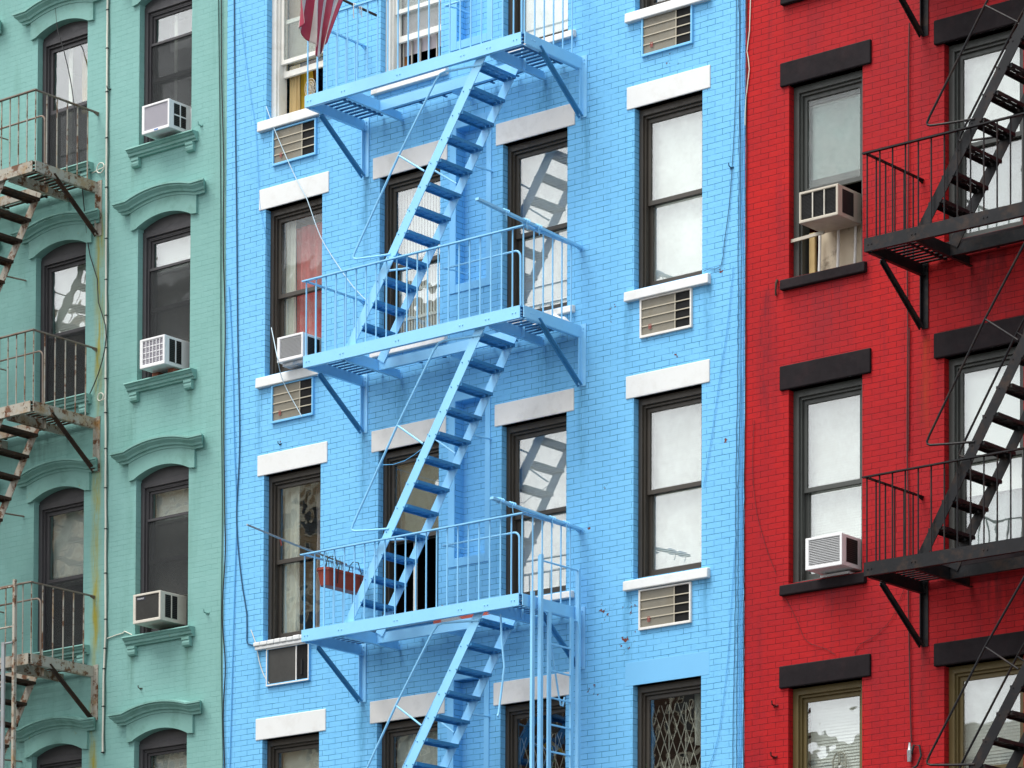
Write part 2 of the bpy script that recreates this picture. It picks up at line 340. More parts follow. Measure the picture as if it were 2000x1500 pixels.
M['stem'] = paint('plant_stem', (.06, .08, .03), .7, .2, .1, 20)
M['brick_raw'] = paint('bare_red_brick', (.30, .10, .06), .8, .2, .3, 9)
M['plaster_burnt'] = paint('stained_plaster', (.56, .48, .36), .7, .12, .3, 3.4, c2=(.06, .03, .015), c2amt=1.0)
M['steel_grey'] = paint('weathered_grey_steel', (.27, .30, .32), .5, .1, .2, 6, c2=(.2, .12, .07), c2amt=.4)
M['steel'] = paint('steel_rod', (.33, .35, .37), .35, .1, .1, 8, metallic=.6)
M['gate_grey'] = paint('grey_gate', (.40, .38, .33), .5, .1, .1, 8)
M['tan_facade'] = brick_mat('tan_brick_opposite', (.40, .30, .18), (.36, .26, .15), (.3, .25, .18), (.2, .15, .1), rough=.8)
M['brown_facade'] = brick_mat('brown_brick_opposite', (.10, .06, .04), (.09, .05, .035), (.1, .08, .07), (.05, .03, .02), rough=.8)
M['cream_trim'] = paint('cream_trim', (.60, .55, .42), .7, .05, .1, 3)
M['asphalt'] = paint('asphalt', (.05, .05, .052), .85, .15, .4, 4)
M['concrete'] = paint('pavement_concrete', (.13, .127, .12), .8, .08, .3, 3)
M['road_white'] = paint('road_paint', (.7, .7, .68), .7, .05, .1, 5)
# national flag cloth: stripes along the hoist and a blue canton with rows of white stars, from the cloth's own UV layout
def flag_mat():
    m, nt, bs, out = nm('flag_cloth'); g = N(nt)
    uv = g.n('ShaderNodeUVMap'); s = g.n('ShaderNodeSeparateXYZ'); g.link(uv.outputs[0], s.inputs[0])
    st = g.math('PINGPONG', g.math('MULTIPLY', s.outputs[0], 9.0), 1.0)
    fl = g.math('MODULO', g.math('FLOOR', g.math('MULTIPLY', s.outputs[0], 9.0)), 2.0)
    col = g.mix(fl, (.36, .045, .085), (.60, .55, .53))
    vor = g.n('ShaderNodeTexVoronoi', feature='F1'); vor.inputs['Scale'].default_value = 11; vor.inputs['Randomness'].default_value = .0
    g.link(uv.outputs[0], vor.inputs['Vector']); star = g.rng(vor.outputs['Distance'], .22, .28, 1, 0)
    can = g.mix(star, (.03, .08, .26), (.6, .6, .62))
    inc = g.math('MULTIPLY', g.math('GREATER_THAN', s.outputs[0], 5.0/13), g.math('GREATER_THAN', s.outputs[1], .90))
    col = g.mix(inc, col, can); p = g.pos(); col = g.mix(g.rng(g.noise(p, 6, 5), .35, .75, 0, .3), col, (.25, .20, .20))
    g.link(col, bs.inputs['Base Color']); bs.inputs['Roughness'].default_value = .85; bs.inputs['Specular IOR Level'].default_value = .1
    return m
M['flag'] = flag_mat()
def screen_mat():
    m, nt, bs, out = nm('insect_screen'); nt.nodes.remove(bs); g = N(nt)
    tr = g.n('ShaderNodeBsdfTransparent'); df = g.n('ShaderNodeBsdfDiffuse'); df.inputs[0].default_value = (.058, .062, .064, 1); mx = g.n('ShaderNodeMixShader')
    g.val(mx.inputs[0], g.rng(g.noise(g.pos(), 2.2, 4, .6), .3, .7, .40, .56)); g.link(tr.outputs[0], mx.inputs[1]); g.link(df.outputs[0], mx.inputs[2]); g.link(mx.outputs[0], out.inputs[0]); return m
M['insect_screen'] = screen_mat()

# ------------------------------------------------------------------ ground
g_ = MB().quad((-300,-300,0),(300,-300,0),(300,300,0),(-300,300,0)); structure(g_.build('ground', M['concrete']))
g_ = MB().quad((-120,-27,.004),(120,-27,.004),(120,-4.5,.004),(-120,-4.5,.004)); structure(g_.build('road', M['asphalt']))
g_ = MB()
for i in range(-20, 20): g_.box(i*6, i*6+3, -15.8, -15.65, .006, .010)
structure(g_.build('lane_marking', M['road_white']))
structure(MB().box(-120, 120, -4.5, -.02, .0, .13).build('pavement', M['concrete']))
structure(MB().box(-120, 120, -36, -27, .0, .13).build('far_pavement', M['concrete']))

# ------------------------------------------------------------------ buildings
def facade(b, x0, x1, ztop, openings, mat, name='wall'):
    """front sheet with real openings and reveals, closed at the sides, roof and back; openings: x0,x1,z0,z1,depth,closed"""
    mb = MB()
    xs = sorted({x0, x1, *[o[0] for o in openings], *[o[1] for o in openings]})
    zs = sorted({0.0, ztop, *[o[2] for o in openings], *[o[3] for o in openings]})
    for i in range(len(xs)-1):
        for j in range(len(zs)-1):
            cx, cz = (xs[i]+xs[i+1])/2, (zs[j]+zs[j+1])/2
            if any(o[0] < cx < o[1] and o[2] < cz < o[3] for o in openings): continue
            mb.quad((xs[i],0,zs[j]),(xs[i+1],0,zs[j]),(xs[i+1],0,zs[j+1]),(xs[i],0,zs[j+1]))
    for (a, c, z0, z1, d, closed) in openings:
        mb.quad((a,0,z0),(a,0,z1),(a,d,z1),(a,d,z0)); mb.quad((c,0,z1),(c,0,z0),(c,d,z0),(c,d,z1))
        mb.quad((a,0,z1),(c,0,z1),(c,d,z1),(a,d,z1)); mb.quad((c,0,z0),(a,0,z0),(a,d,z0),(c,d,z0))
        if closed: mb.quad((a,d,z0),(c,d,z0),(c,d,z1),(a,d,z1))
    e = .004; D = 11
    mb.quad((x0+e,0,0),(x0+e,0,ztop),(x0+e,D,ztop),(x0+e,D,0)); mb.quad((x1-e,0,ztop),(x1-e,0,0),(x1-e,D,0),(x1-e,D,ztop))
    mb.quad((x0+e,D,0),(x0+e,D,ztop),(x1-e,D,ztop),(x1-e,D,0)); mb.quad((x0+e,0,ztop),(x1-e,0,ztop),(x1-e,D,ztop),(x0+e,D,ztop))
    return mb.build(name, mat, b)
def rooms(b, x0, x1, floors, ztop):
    mb = MB(); mb.quad((x0+.05,3.2,0),(x1-.05,3.2,0),(x1-.05,3.2,ztop-.1),(x0+.05,3.2,ztop-.1))
    for z in floors: mb.box(x0+.05, x1-.05, .36, 3.19, z-.12, z)
    for i in range(1, 4):
        x = x0+(x1-x0)*i/4; mb.box(x-.05, x+.05, .36, 3.18, 0, ztop-.2)
    return mb.build('interior', M['interior'], b)
def parapet(b, x0, x1, z, mat):
    mb = MB(); mb.prism_x([(-.0,z-.7),(-.08,z-.7),(-.10,z-.45),(-.42,z-.2),(-.45,z),(-.45,z+.06),(.3,z+.06),(.3,z-.0),(0,z-.02)], x0+.01, x1-.01)
    for i in range(12):
        x = x0+.3+(x1-x0-.6)*i/11; mb.box(x-.06, x+.06, -.36, -.02, z-.68, z-.24)
    return mb.build('roof_cornice', mat, b, bevel=.008)

def blind(win, x0, x1, z0, z1, y, mat, pitch=.030, tilt=1.22, name='blind'):
    mb = MB(); n = max(2, int((z1-z0)/pitch)); w = pitch*.62
    for i in range(n):
        z = z1-.02-i*pitch; dy, dz = w*math.cos(tilt), w*math.sin(tilt)
        sag = .0
        mb.add([(x0,y-dy,z-dz),(x1,y-dy,z-dz),(x1,y+dy,z+dz),(x0,y+dy,z+dz)], [(0,1,2,3)])
    mb.box(x0, x1, y-.02, y+.02, z1-.02, z1); mb.box(x0, x1, y-.012, y+.012, z0-.01, z0+.012)
    return mb.build(name, mat, win)
def cloth(win, x0, x1, z0, z1, y, mat, amp=.03, waves=5, name='curtain', taper=0.0, seed=0):
    r = random.Random(seed); n = max(24, waves*8); ph = r.random()*6; mb = MB(); vs = []
    rows = 8
    for k in range(rows+1):
        t = k/rows; z = z1+(z0-z1)*t
        for i in range(n+1):
            s = i/n; x = x0+(x1-x0)*s*(1-taper*t)
            vs.append((x, y+amp*math.sin(ph+s*waves*2*PI+.5*math.sin(3*t+s*4))*(.5+.5*t)+amp*.4*math.sin(s*17+t*2), z))
    fs = [(k*(n+1)+i, k*(n+1)+i+1, (k+1)*(n+1)+i+1, (k+1)*(n+1)+i) for k in range(rows) for i in range(n)]
    mb.add(vs, fs); return mb.build(name, mat, win, smooth=True)
def panel(win, x0, x1, z0, z1, y, mat, name='shade'): return MB().box(x0, x1, y, y+.004, z0, z1).build(name, mat, win)
def lattice(win, x0, x1, z0, z1, y, mat, pitch=.13, name='security_gate'):
    mb = MB(); h = pitch*2.6
    def seg(xa, za, xb, zb, yy):
        # clip to the rectangle
        t0, t1 = 0, 1
        for p, q in ((-(xb-xa), xa-x0), (xb-xa, x1-xa), (-(zb-za), za-z0), (zb-za, z1-za)):
            if abs(p) < 1e-9: continue
            r = q/p
            if p < 0: t0 = max(t0, r)
            else: t1 = min(t1, r)
        if t0 < t1-1e-4: mb.bar((xa+(xb-xa)*t0, yy, za+(zb-za)*t0), (xa+(xb-xa)*t1, yy, za+(zb-za)*t1), .004, .009)
    H = z1-z0; run = H*pitch/h
    k = -int(run/pitch)-1
    while x0+k*pitch < x1+run:
        seg(x0+k*pitch, z0, x0+k*pitch+run, z1, y); seg(x0+k*pitch, z0, x0+k*pitch-run, z1, y+.006); k += 1
    for i in range(int((x1-x0)/(pitch*2))+1): mb.box(x0+i*pitch*2-.006, x0+i*pitch*2+.006, y+.01, y+.018, z0, z1)
    return mb.build(name, mat, win)

def window(b, x0, x1, z0, z1, fm, glass='glass', raise_=0.0, arch=0.0, sash_mat=None, head=.075, storm=None, mid=None, fw=.052, low_glass=None, label=None):
    """double hung sash window set in the reveal; returns (window, inner rectangle of the glass)"""
    sash_mat = sash_mat or fm
    zt = z1-arch
    mb = MB(); mb.ring(x0+.001, x1-.001, .085, .15, z0+.001, zt-.001, fw, fw, .03, head)
    mb.ring(x0+fw*.7, x1-fw*.7, .118, .262, z0+.012, zt-head*.55, fw*.3+.022, fw*.3+.022, .03, .03+head*.45)
    if arch:
        n = 12; poly = [(x0+.002, zt+.0005), (x1-.002, zt+.0005), (x1-.002, z1-.001), (x0+.002, z1-.001)]
        mb.prism_y(poly, .095, .15); mb.box(x0+fw, x1-fw, .088, .0945, zt-.02, zt+.012)
    win = mb.build('window', fm, b, bevel=.004)
    if label: win['label'] = label
    a0, a1 = x0+fw+.026, x1-fw-.026; c0, c1 = z0+.045, zt-head-.032
    zm = mid if mid else (c0+c1)/2; st = .042
    up = MB(); up.ring(a0-.004, a1+.004, .150, .186, zm-.028, c1+.004, st, st, .052, .05); up.build('upper_sash', sash_mat, win, bevel=.003)
    lo = MB(); lo.ring(a0-.004, a1+.004, .190, .226, c0-.004+raise_, zm+.028+raise_, st, st, .075, .05); lo.build('lower_sash', sash_mat, win, bevel=.003)
    gu = (a0+st-.004, a1-st+.004, zm+.024, c1-.046); gd = (a0+st-.004, a1-st+.004, c0+.071+raise_, zm-.022+raise_)
    MB().box(gu[0]-.005, gu[1]+.005, .166, .170, gu[2]-.005, gu[3]+.005).build('pane', M[glass], win)
    MB().box(gd[0]-.005, gd[1]+.005, .206, .210, gd[2]-.005, gd[3]+.005).build('pane', M[low_glass or glass], win)
    if storm:
        s = MB(); s.ring(a0-.010, a1+.010, .125, .147, storm-.02, c1+.01, .02, .02, .03, .02); s.build('storm_sash', sash_mat, win)
    return win, (a0, a1, c0, c1, zm)

# ---- blue building -------------------------------------------------
BX0, BX1, BTOP = 0.0, 7.825, 21.6
cols = [(.665, 1.595), (2.515, 3.455), (4.40, 5.35), (6.305, 7.245)]
lint = [(19.10, 18.85), (15.875, 15.62), (12.615, 12.36), (9.403, 9.14), (6.2, 5.95)]    # lintel top, bottom
sills = [16.72, 13.575, 10.33, 7.12, 3.9]
blue = thing('brick_building', (3.9, 0, 0), 'bright blue painted brick tenement with white lintels in the middle', 'building')
ops = []
for c in cols:
    for r in range(5): ops.append((c[0], c[1], sills[r], lint[r][1], .30, False))
niche = [(3.655, 4.205, 16.93, 19.0), (3.655, 4.205, 14.075, 15.95), (3.655, 4.205, 10.875, 12.75), (3.655, 4.205, 7.6, 9.5)]
for n in niche: ops.append((n[0]+.05, n[1]-.05, n[2]+.05, n[3], .15, True))
facade(blue, BX0, BX1, BTOP, ops, M['blue_brick']); rooms(blue, BX0, BX1, [19.75, 16.4, 13.3, 10.05, 6.8, 3.5], BTOP); parapet(blue, BX0, BX1, BTOP-.1, M['blue_trim'])
for n in niche:
    mb = MB(); x0, x1, z0, z1 = n; o = .05
    mb.box(x0-o, x0+.046, -.010, .02, z0-o, z1+.10); mb.box(x1-.046, x1+o-.02, -.010, .02, z0-o, z1+.10)
    mb.box(x0+.046, x1-.046, -.0098, .02, z0-o, z0+.046); mb.box(x0+.046, x1-.046, -.0098, .02, z1+.004, z1+.099)
    mb.build('panel_surround', M['blue_trim'], blue, bevel=.003)
bw = {}
for r in range(4):
    for c in range(4):
        a, d = cols[c]; zt, zb = lint[r]
        mat = M['white_stone'] if c in (0, 3) else M['grey_stone']
        if c == 3 and r == 3: mat = M['blue_stone']
        wl = .105 if c != 2 else .10
        MB().box(a-wl, d+.11, -.012 if mat is not M['blue_stone'] else -.002, .14, zb, zt).build('lintel', mat, blue, bevel=.008 if mat is not M['blue_stone'] else .003)
        mb = MB(); sz = sills[r]; sm = M['white_stone'] if c in (0, 3) else M['worn_white_stone']
        if c == 0 and r == 2:
            x = a-.10
            while x < d+.10:
                w_ = .10+rnd.random()*.03; mb.box(x, min(x+w_-.006, d+.11), -.07, .13, sz-.055, sz+rnd.uniform(-.006, .004)); x += w_
            mb.box(a-.09, d+.10, -.055, .12, sz-.10, sz-.056)
        else:
            h = .13 if c == 3 else (.145 if c == 0 else .10)
            mb.prism_x([(.14, sz), (-.055, sz-.022), (-.06, sz-h), (.14, sz-h)], a-.105, d+.12)
        mb.build('window_sill', sm, blue, bevel=.010)
DF = M['dark_frame']
def bwin(r, c, **k):
    a, d = cols[c]
    return window(blue, a, d, sills[r], lint[r][1], k.pop('fm', DF), **k)
# top row
w, q = bwin(0, 0, fm=M['white_wood'], sash_mat=M['white_wood'], raise_=.50, mid=17.44, glass='glass_dull', low_glass='glass_dull', fw=.075)
panel(w, q[0], q[1], 17.44, q[3], .29, M['reflection_tan'])  # sheet behind the glass stands in for its tan reflection
cloth(w, q[0]+.02, q[0]+.20, q[2], 17.42, .27, M['tan_wood'], .012, 4, seed=3); cloth(w, q[0]+.17, q[0]+.36, q[2], 17.40, .32, M['curtain_yellow'], .03, 3, taper=-.5, seed=5)
MB().box(q[0]+.26, q[0]+.40, .36, .38, 17.22, 17.46).build('picture', M['orange'], w)
w, q = bwin(0, 1, fm=M['white_wood'], sash_mat=M['white_wood'], raise_=.50, mid=17.62, glass='glass_dull', low_glass='glass_dull', fw=.075)
panel(w, q[0], q[1], 17.12, q[3], .28, M['shade_grey'])
mb = MB()
for i in range(6): mb.box(q[0]+.03+i*.13, q[0]+.046+i*.13, .25, .266, q[2]-.02, 17.3)
mb.box(q[0], q[1], .248, .268, 16.95, 16.965); mb.build('window_guard', M['gate_grey'], w); MB().box(q[0]+.0, q[0]+.07, .30, .31, q[2], 17.3).build('picture', M['orange'], w)
w, q = bwin(0, 2); panel(w, q[0], q[1], q[2]+.06, q[3], .26, M['shade'])
w, q = bwin(0, 3); blind(w, q[0], q[1], q[2]+.7, q[3], .27, M['blind'])
# second row
w, q = bwin(1, 0, glass='glass_dull', low_glass='glass_dull'); cloth(w, q[0], q[0]+.18, q[2], q[3], .27, M['curtain_white'], .02, 3, seed=1); cloth(w, q[0]+.16, q[1], q[2], q[3]-.10, .30, M['curtain_red_reflection'], .03, 5, seed=2)
w, q = bwin(1, 1, raise_=.0, glass='glass_wavy')
mb = MB()
for i in range(18):
    x = q[0]+.01+i*(q[1]-q[0]-.02)/17; mb.box(x-.016, x+.016, .27, .274, q[4]+.10, q[3])
mb.build('blind', M['blind'], w)
mb = MB(); zg0, zg1 = q[2], q[4]-.02
for i in range(19):
    x = q[0]+.01+i*(q[1]-q[0]-.02)/18; mb.box(x-.011, x+.011, .245, .26, zg0, zg1)
for z in (zg0+.02, zg0+.33, zg0+.66, zg1-.01): mb.box(q[0], q[1], .232, .2448, z-.018, z+.018)
mb.build('window_guard', M['blind'], w); panel(w, q[0], q[1], q[2], q[4], .42, M['curtain_white'], 'curtain')
w, q = bwin(1, 2); blind(w, q[0], q[1], q[2]+.02, q[3], .27, M['blind'])
w, q = bwin(1, 3); panel(w, q[0], q[1], q[2]+.0, q[3], .262, M['shade'])
# third row
w, q = bwin(2, 0, glass='glass_wavy'); cloth(w, q[0]-.02, q[0]+.26, q[2], q[3], .27, M['curtain_white'], .018, 3, seed=8); cloth(w, q[0]+.3, q[1], q[2], q[3], .5, M['shade_grey'], .05, 3, seed=18)
w, q = bwin(2, 1, raise_=.90, glass='glass_wavy', low_glass='glass_dusty'); MB().box(q[0]+.27, q[0]+.31, .24, .27, q[2], q[4]).build('blind', M['curtain_white'], w); cloth(w, q[0], q[1], q[4], q[3], .29, M['curtain_white'], .02, 4, seed=28)
w, q = bwin(2, 2); blind(w, q[0], q[1], q[2]+.09, q[3], .27, M['blind'], pitch=.026)
w, q = bwin(2, 3); blind(w, q[0], q[1], q[2]+.0, q[3], .27, M['blind'], pitch=.026)
# bottom row
w, q = bwin(3, 0, glass='glass_wavy'); cloth(w, q[0], q[1], q[2], q[3], .28, M['curtain_white'], .03, 3, seed=9)
w, q = bwin(3, 1, glass='glass_wavy'); cloth(w, q[0], q[1], q[2], q[3], .28, M['curtain_white'], .03, 4, seed=10)
w, q = bwin(3, 2, glass='glass_wavy'); lattice(w, q[0], q[1], q[2], q[3]-.25, .25, M['gate_grey']); MB().tube([(q[0]+.1, .45, 8.6), (q[0]+.3, .42, 8.75), (q[0]+.6, .45, 8.5), (q[1], .42, 8.62)], .02, 6).build('lamp_garland', M['curtain_yellow'], w, smooth=True)
w, q = bwin(3, 3, glass='glass_wavy'); lattice(w, q[0], q[1], q[2], q[3]-.10, .25, M['gate_grey'], pitch=.115); cloth(w, q[0]+.52, q[1], 8.45, q[3], .34, M['curtain_white'], .02, 2, taper=.1, seed=12)

# ---- green building ------------------------------------------------
GX0, GX1, GTOP = -10.5, 0.0, 20.9
gcols = [(-3.385, -2.465), (-1.53, -.61)]
gextra = [(-5.24, -4.32), (-7.1, -6.18)]
gspr = [18.665, 15.81, 12.645, 9.355, 6.1]     # spring line of the arches
gsill = [16.836, 13.87, 10.675, 7.4, 4.2]
ARCH = .125
green = thing('brick_building', (-4, 0, 0), 'pale green painted brick tenement with arched hood mouldings at left', 'building')
gops = [(a, d, gsill[r], gspr[r]+ARCH, .30, False) for (a, d) in gcols+gextra[:1] for r in range(4)]
facade(green, GX0, GX1, GTOP, gops, M['green_brick']); rooms(green, GX0, GX1, [19.4, 16.4, 13.4, 10.2, 7.0, 3.6], GTOP); parapet(green, GX0, GX1, GTOP-.1, M['green_stone'])
def arc(x, half, rise):
    if abs(x) >= half: return 0.0
    R = (half*half+rise*rise)/(2*rise); return math.sqrt(R*R-x*x)-(R-rise)
def hood(cx, zs):
    """segmental hood: frieze band round the arch and a stepped moulding with flat ears above it"""
    hw, n = .485, 20
    xs = [-.575]+[-hw+2*hw*i/n for i in range(n+1)]+[.575]
    mb = MB(); lo = [zs-.01 if abs(x) > hw else zs+arc(x, hw, ARCH-.012) for x in xs]; up = [zs+.255+arc(x, .56, .085) for x in xs]
    for i in range(len(xs)-1):
        X0, X1 = cx+xs[i], cx+xs[i+1]
        mb.add([(X0,-.035,lo[i]),(X1,-.035,lo[i+1]),(X1,-.035,up[i+1]),(X0,-.035,up[i]),(X0,.15,lo[i]),(X1,.15,lo[i+1])],
               [(0,1,2,3),(1,0,4,5)])
    for s, x in ((0, cx-.575), (1, cx+.575)): mb.quad((x,-.035,zs-.01),(x,-.035,zs+.3),(x,.0,zs+.3),(x,.0,zs-.01))
    # bead along the intrados
    pr = [(0,0),(-.030,.002),(-.030,.024),(0,.026)]
    fz = MB(); fz.v, fz.f, fz.m = mb.v, mb.f, mb.m
    h = fz.build('frieze', M['green_stone'], green)
    prof = [(0,0),(-.045,0),(-.050,.030),(-.075,.036),(-.085,.060),(-.118,.085),(-.128,.092),(-.130,.112),(-.150,.116),(-.150,.138),(-.02,.158),(0,.16)]
    xs2 = [-.80+.045, -.60]+[-.56+1.12*i/24 for i in range(25)]+[.60, .80-.045]
    m2 = MB(); k = len(prof); vs = []
    for j, x in enumerate(xs2):
        zc = zs+.215+arc(x, .56, .085)
        for (y, z) in prof:
            ex = (-y*.75-.06) if j == 0 else ((y*-.75)-.06 if j == len(xs2)-1 else 0)
            vs.append((cx+x+(-(ex) if j == 0 else ex), y, zc+z))
    fs = [(j*k+i, (j+1)*k+i, (j+1)*k+(i+1) % k, j*k+(i+1) % k) for j in range(len(xs2)-1) for i in range(k)]
    fs += [tuple(range(k)), tuple((len(xs2)-1)*k+i for i in range(k-1, -1, -1))]
    m2.add(vs, fs); m2.build('hood_moulding', M['green_stone'], green)
def gsill_mesh(cx, z):
    mb = MB(); prof = [(.14,z),(-.115,z-.012),(-.12,z-.030),(-.100,z-.036),(-.085,z-.060),(-.068,z-.066),(-.066,z-.100),(-.040,z-.106),(-.036,z-.130),(.14,z-.13)]
    mb.prism_x(prof, cx-.585, cx+.585)
    for s in (-1, 1):
        x = cx+s*.475
        mb.prism_x([(0,z-.131),(-.062,z-.131),(-.064,z-.165),(-.052,z-.172),(-.058,z-.20),(-.050,z-.232),(-.028,z-.246),(0,z-.248)], x-.065, x+.065)
    mb.build('window_sill', M['green_stone'], green, bevel=.004)
gw = {}
for r in range(4):
    for c, (a, d) in enumerate(gcols+gextra[:1]):
        cx = (a+d)/2; hood(cx+.012, gspr[r]); gsill_mesh(cx, gsill[r])
        st = None
        if c == 1: st = gspr[r]-.50
        w, q = window(green, a, d, gsill[r], gspr[r]+ARCH-.004, M['grey_frame'], arch=ARCH+.02, glass='glass_warped', low_glass='glass', storm=st, fw=.06)
        if c == 1:
            if r == 0: panel(w, q[0], q[1], st, q[3], .45, M['shade_grey']); cloth(w, q[0]+.25, q[0]+.31, q[2], q[3], .28, M['curtain_white'], .006, 2, seed=31); cloth(w, q[1]-.08, q[1], q[2], q[3], .28, M['curtain_white'], .006, 2, seed=32)
            else:
                blind(w, q[0], q[1], st, q[3], .27, M['blind']); blind(w, q[0], q[1], q[2], st-.02, .27, M['blind_dim'])
            MB().box(a+.09, d-.09, .1405, .1425, (17.25, 14.31, 11.13, q[2])[r], st-.015).build('insect_screen', M['insect_screen'], w)
        else:
            if r == 0:
                cloth(w, q[0]+.20, q[0]+.27, q[2], q[3], .28, M['curtain_white'], .006, 2, seed=33); cloth(w, q[1]-.07, q[1], q[2], q[3], .28, M['curtain_white'], .006, 2, seed=34); cloth(w, q[0]+.27, q[1]-.07, q[4], q[3], .45, M['curtain_yellow'], .03, 3, seed=35)  # yellow cloth stands in for a yellow facade reflected in the upper pane
            MB().box(a+.09, d-.09, .1405, .1425, q[2], q[4]-.02).build('insect_screen', M['insect_screen'], w)
            if r: blind(w, q[0], q[1], q[4]-.06 if r == 2 else q[4]+.02, q[3], .27, M['blind'], pitch=.034)

# ---- red building --------------------------------------------------
RX0, RX1, RTOP = 7.825, 17.0, 20.4
rcols = [(8.405, 9.355), (10.375, 11.33), (12.35, 13.3)]
rl = [(18.8, 18.54), (15.665, 15.405), (12.362, 12.097), (9.11, 8.87), (5.9, 5.64)]
rs = [16.42, 13.31, 9.995, 6.75]
red = thing('brick_building', (12, 0, 0), 'deep red painted brick tenement with black lintels at right', 'building')
rops = [(a, d, rs[r], rl[r][1], .30, False) for (a, d) in rcols for r in range(4)]
facade(red, RX0, RX1, RTOP, rops, M['red_brick']); rooms(red, RX0, RX1, [19.2, 16.1, 13.0, 9.7, 6.4, 3.3], RTOP); parapet(red, RX0, RX1, RTOP-.1, M['black_stone'])
for r in range(4):
    for c, (a, d) in enumerate(rcols):
        MB().box(a-.105, d+.115, -.045 if c else -.03, .14, rl[r][1], rl[r][0]).build('lintel', M['black_stone'], red, bevel=.012)
        z = rs[r]; MB().prism_x([(.14, z), (-.055, z-.018), (-.06, z-.13), (.14, z-.13)], a-.085, d+.06).build('window_sill', M['black_stone'], red, bevel=.012)
        fm = M['olive_frame'] if r == 3 else M['red_frame']
        if c == 0 and r == 1:
            w, q = window(red, a, d, z, rl[r][1], fm, raise_=.96, mid=14.27, fw=.07, glass='glass_dull', low_glass='glass_dull')
            panel(w, q[0], q[1], 14.33, q[3]-.10, .24, M['shade_blue']); panel(w, q[0], q[1], q[3]-.10, q[3]+.05, .25, M['blind'])
            MB().box(q[0]+.03, q[0]+.10, .20, .235, z+.02, 13.82).build('boarding', M['tan_wood'], w)
            MB().box(q[0]+.14, q[1], .26, .28, z+.01, 13.84).build('boarding', M['plaster_burnt'], w)
            mb = MB()
            for x in (8.66, 8.90, 9.12): mb.tube([(x, .20, z+.02), (x+.01, .2, 13.6), (x+.012, .2, 13.78)], .016, 8)
            mb.build('window_guard', M['worn_white_stone'], w, smooth=True)
            MB().bar((a-.015, .045, 13.72), (a+.42, .055, 13.74), .02, .035).build('ledge_board', M['ac_beige'], w)
        else:
            w, q = window(red, a, d, z, rl[r][1], fm, fw=.07, glass='glass_wavy' if (r, c) in ((3, 0), (2, 1)) else 'glass')
            if (c, r) == (1, 1): panel(w, q[0], q[1], q[4], q[3], .25, M['shade']); panel(w, q[0], q[1], q[2], q[4], .3, M['shade_blue'])
            elif (c, r) == (1, 2): panel(w, q[0], q[1], q[4]-.35, q[3], .25, M['shade']); cloth(w, q[0], q[1], q[2], q[4]-.36, .3, M['shade_blue'], .02, 7, seed=40)
            elif (c, r) == (0, 2): blind(w, q[0], q[1], q[2], q[3], .27, M['blind'], pitch=.028)
            elif (c, r) == (0, 3):
                blind(w, q[0], q[1], q[2], q[3], .29, M['blind'], pitch=.034)
                x, zz = W(1639, 1492, .24).x, W(1639, 1492, .24).z; mb = MB()     # round ornament with a cross hanging in the window
                mb.tube([(x+.085*math.cos(t*PI/12), .245, zz+.13*math.sin(t*PI/12)) for t in range(24)], .010, 6, closed=True)
                mb.box(x-.012, x+.012, .24, .25, zz-.13, zz+.13); mb.box(x-.08, x+.08, .24, .25, zz-.012, zz+.012); mb.build('window_ornament', M['gate_grey'], w, smooth=True)
            else: blind(w, q[0], q[1], q[2], q[3], .27, M['blind'], pitch=.034)

# ---- buildings across the street, seen only as reflections in the panes ------------
def opposite(x0, x1, ztop, yb, label, wm, rows, ncol):
    b = thing('apartment_building', ((x0+x1)/2, -38, 0), label, 'building'); mb = MB(); mb.box(x0, x1, yb, -38, 0, ztop); mb.build('wall', wm, b)
    mb = MB()
    for j in range(1, rows+1):
        mb.box(x0-.1, x1+.1, -38.0, -37.75, ztop*j/rows-.5, ztop*j/rows-.08 if j < rows else ztop+.2)
    mb.build('cornice', M['cream_trim'], b)
    f = MB(); p = MB()
    for j in range(rows):
        for i in range(ncol):
            x = x0+(x1-x0)*(i+.5)/ncol; z = ztop*j/rows+.9; f.box(x-.8, x+.8, -38, -37.9, z, z+2.0); p.box(x-.62, x+.62, -37.95, -37.885, z+.12, z+1.85)
    f.build('window', M['cream_trim'], b); p.build('pane', M['fin_dark'], b)
opposite(-75, -32.5, 30.5, -43, 'tall tan apartment block across the street from the painted tenements', M['tan_facade'], 11, 15)
opposite(-32.0, -19.6, 19.5, -39.6, 'mid height brown apartment block across the street', M['brown_facade'], 6, 5)
opposite(-19.4, 8, 16.0, -41, 'low tan apartment block across the street from the red tenement', M['tan_facade'], 5, 9)

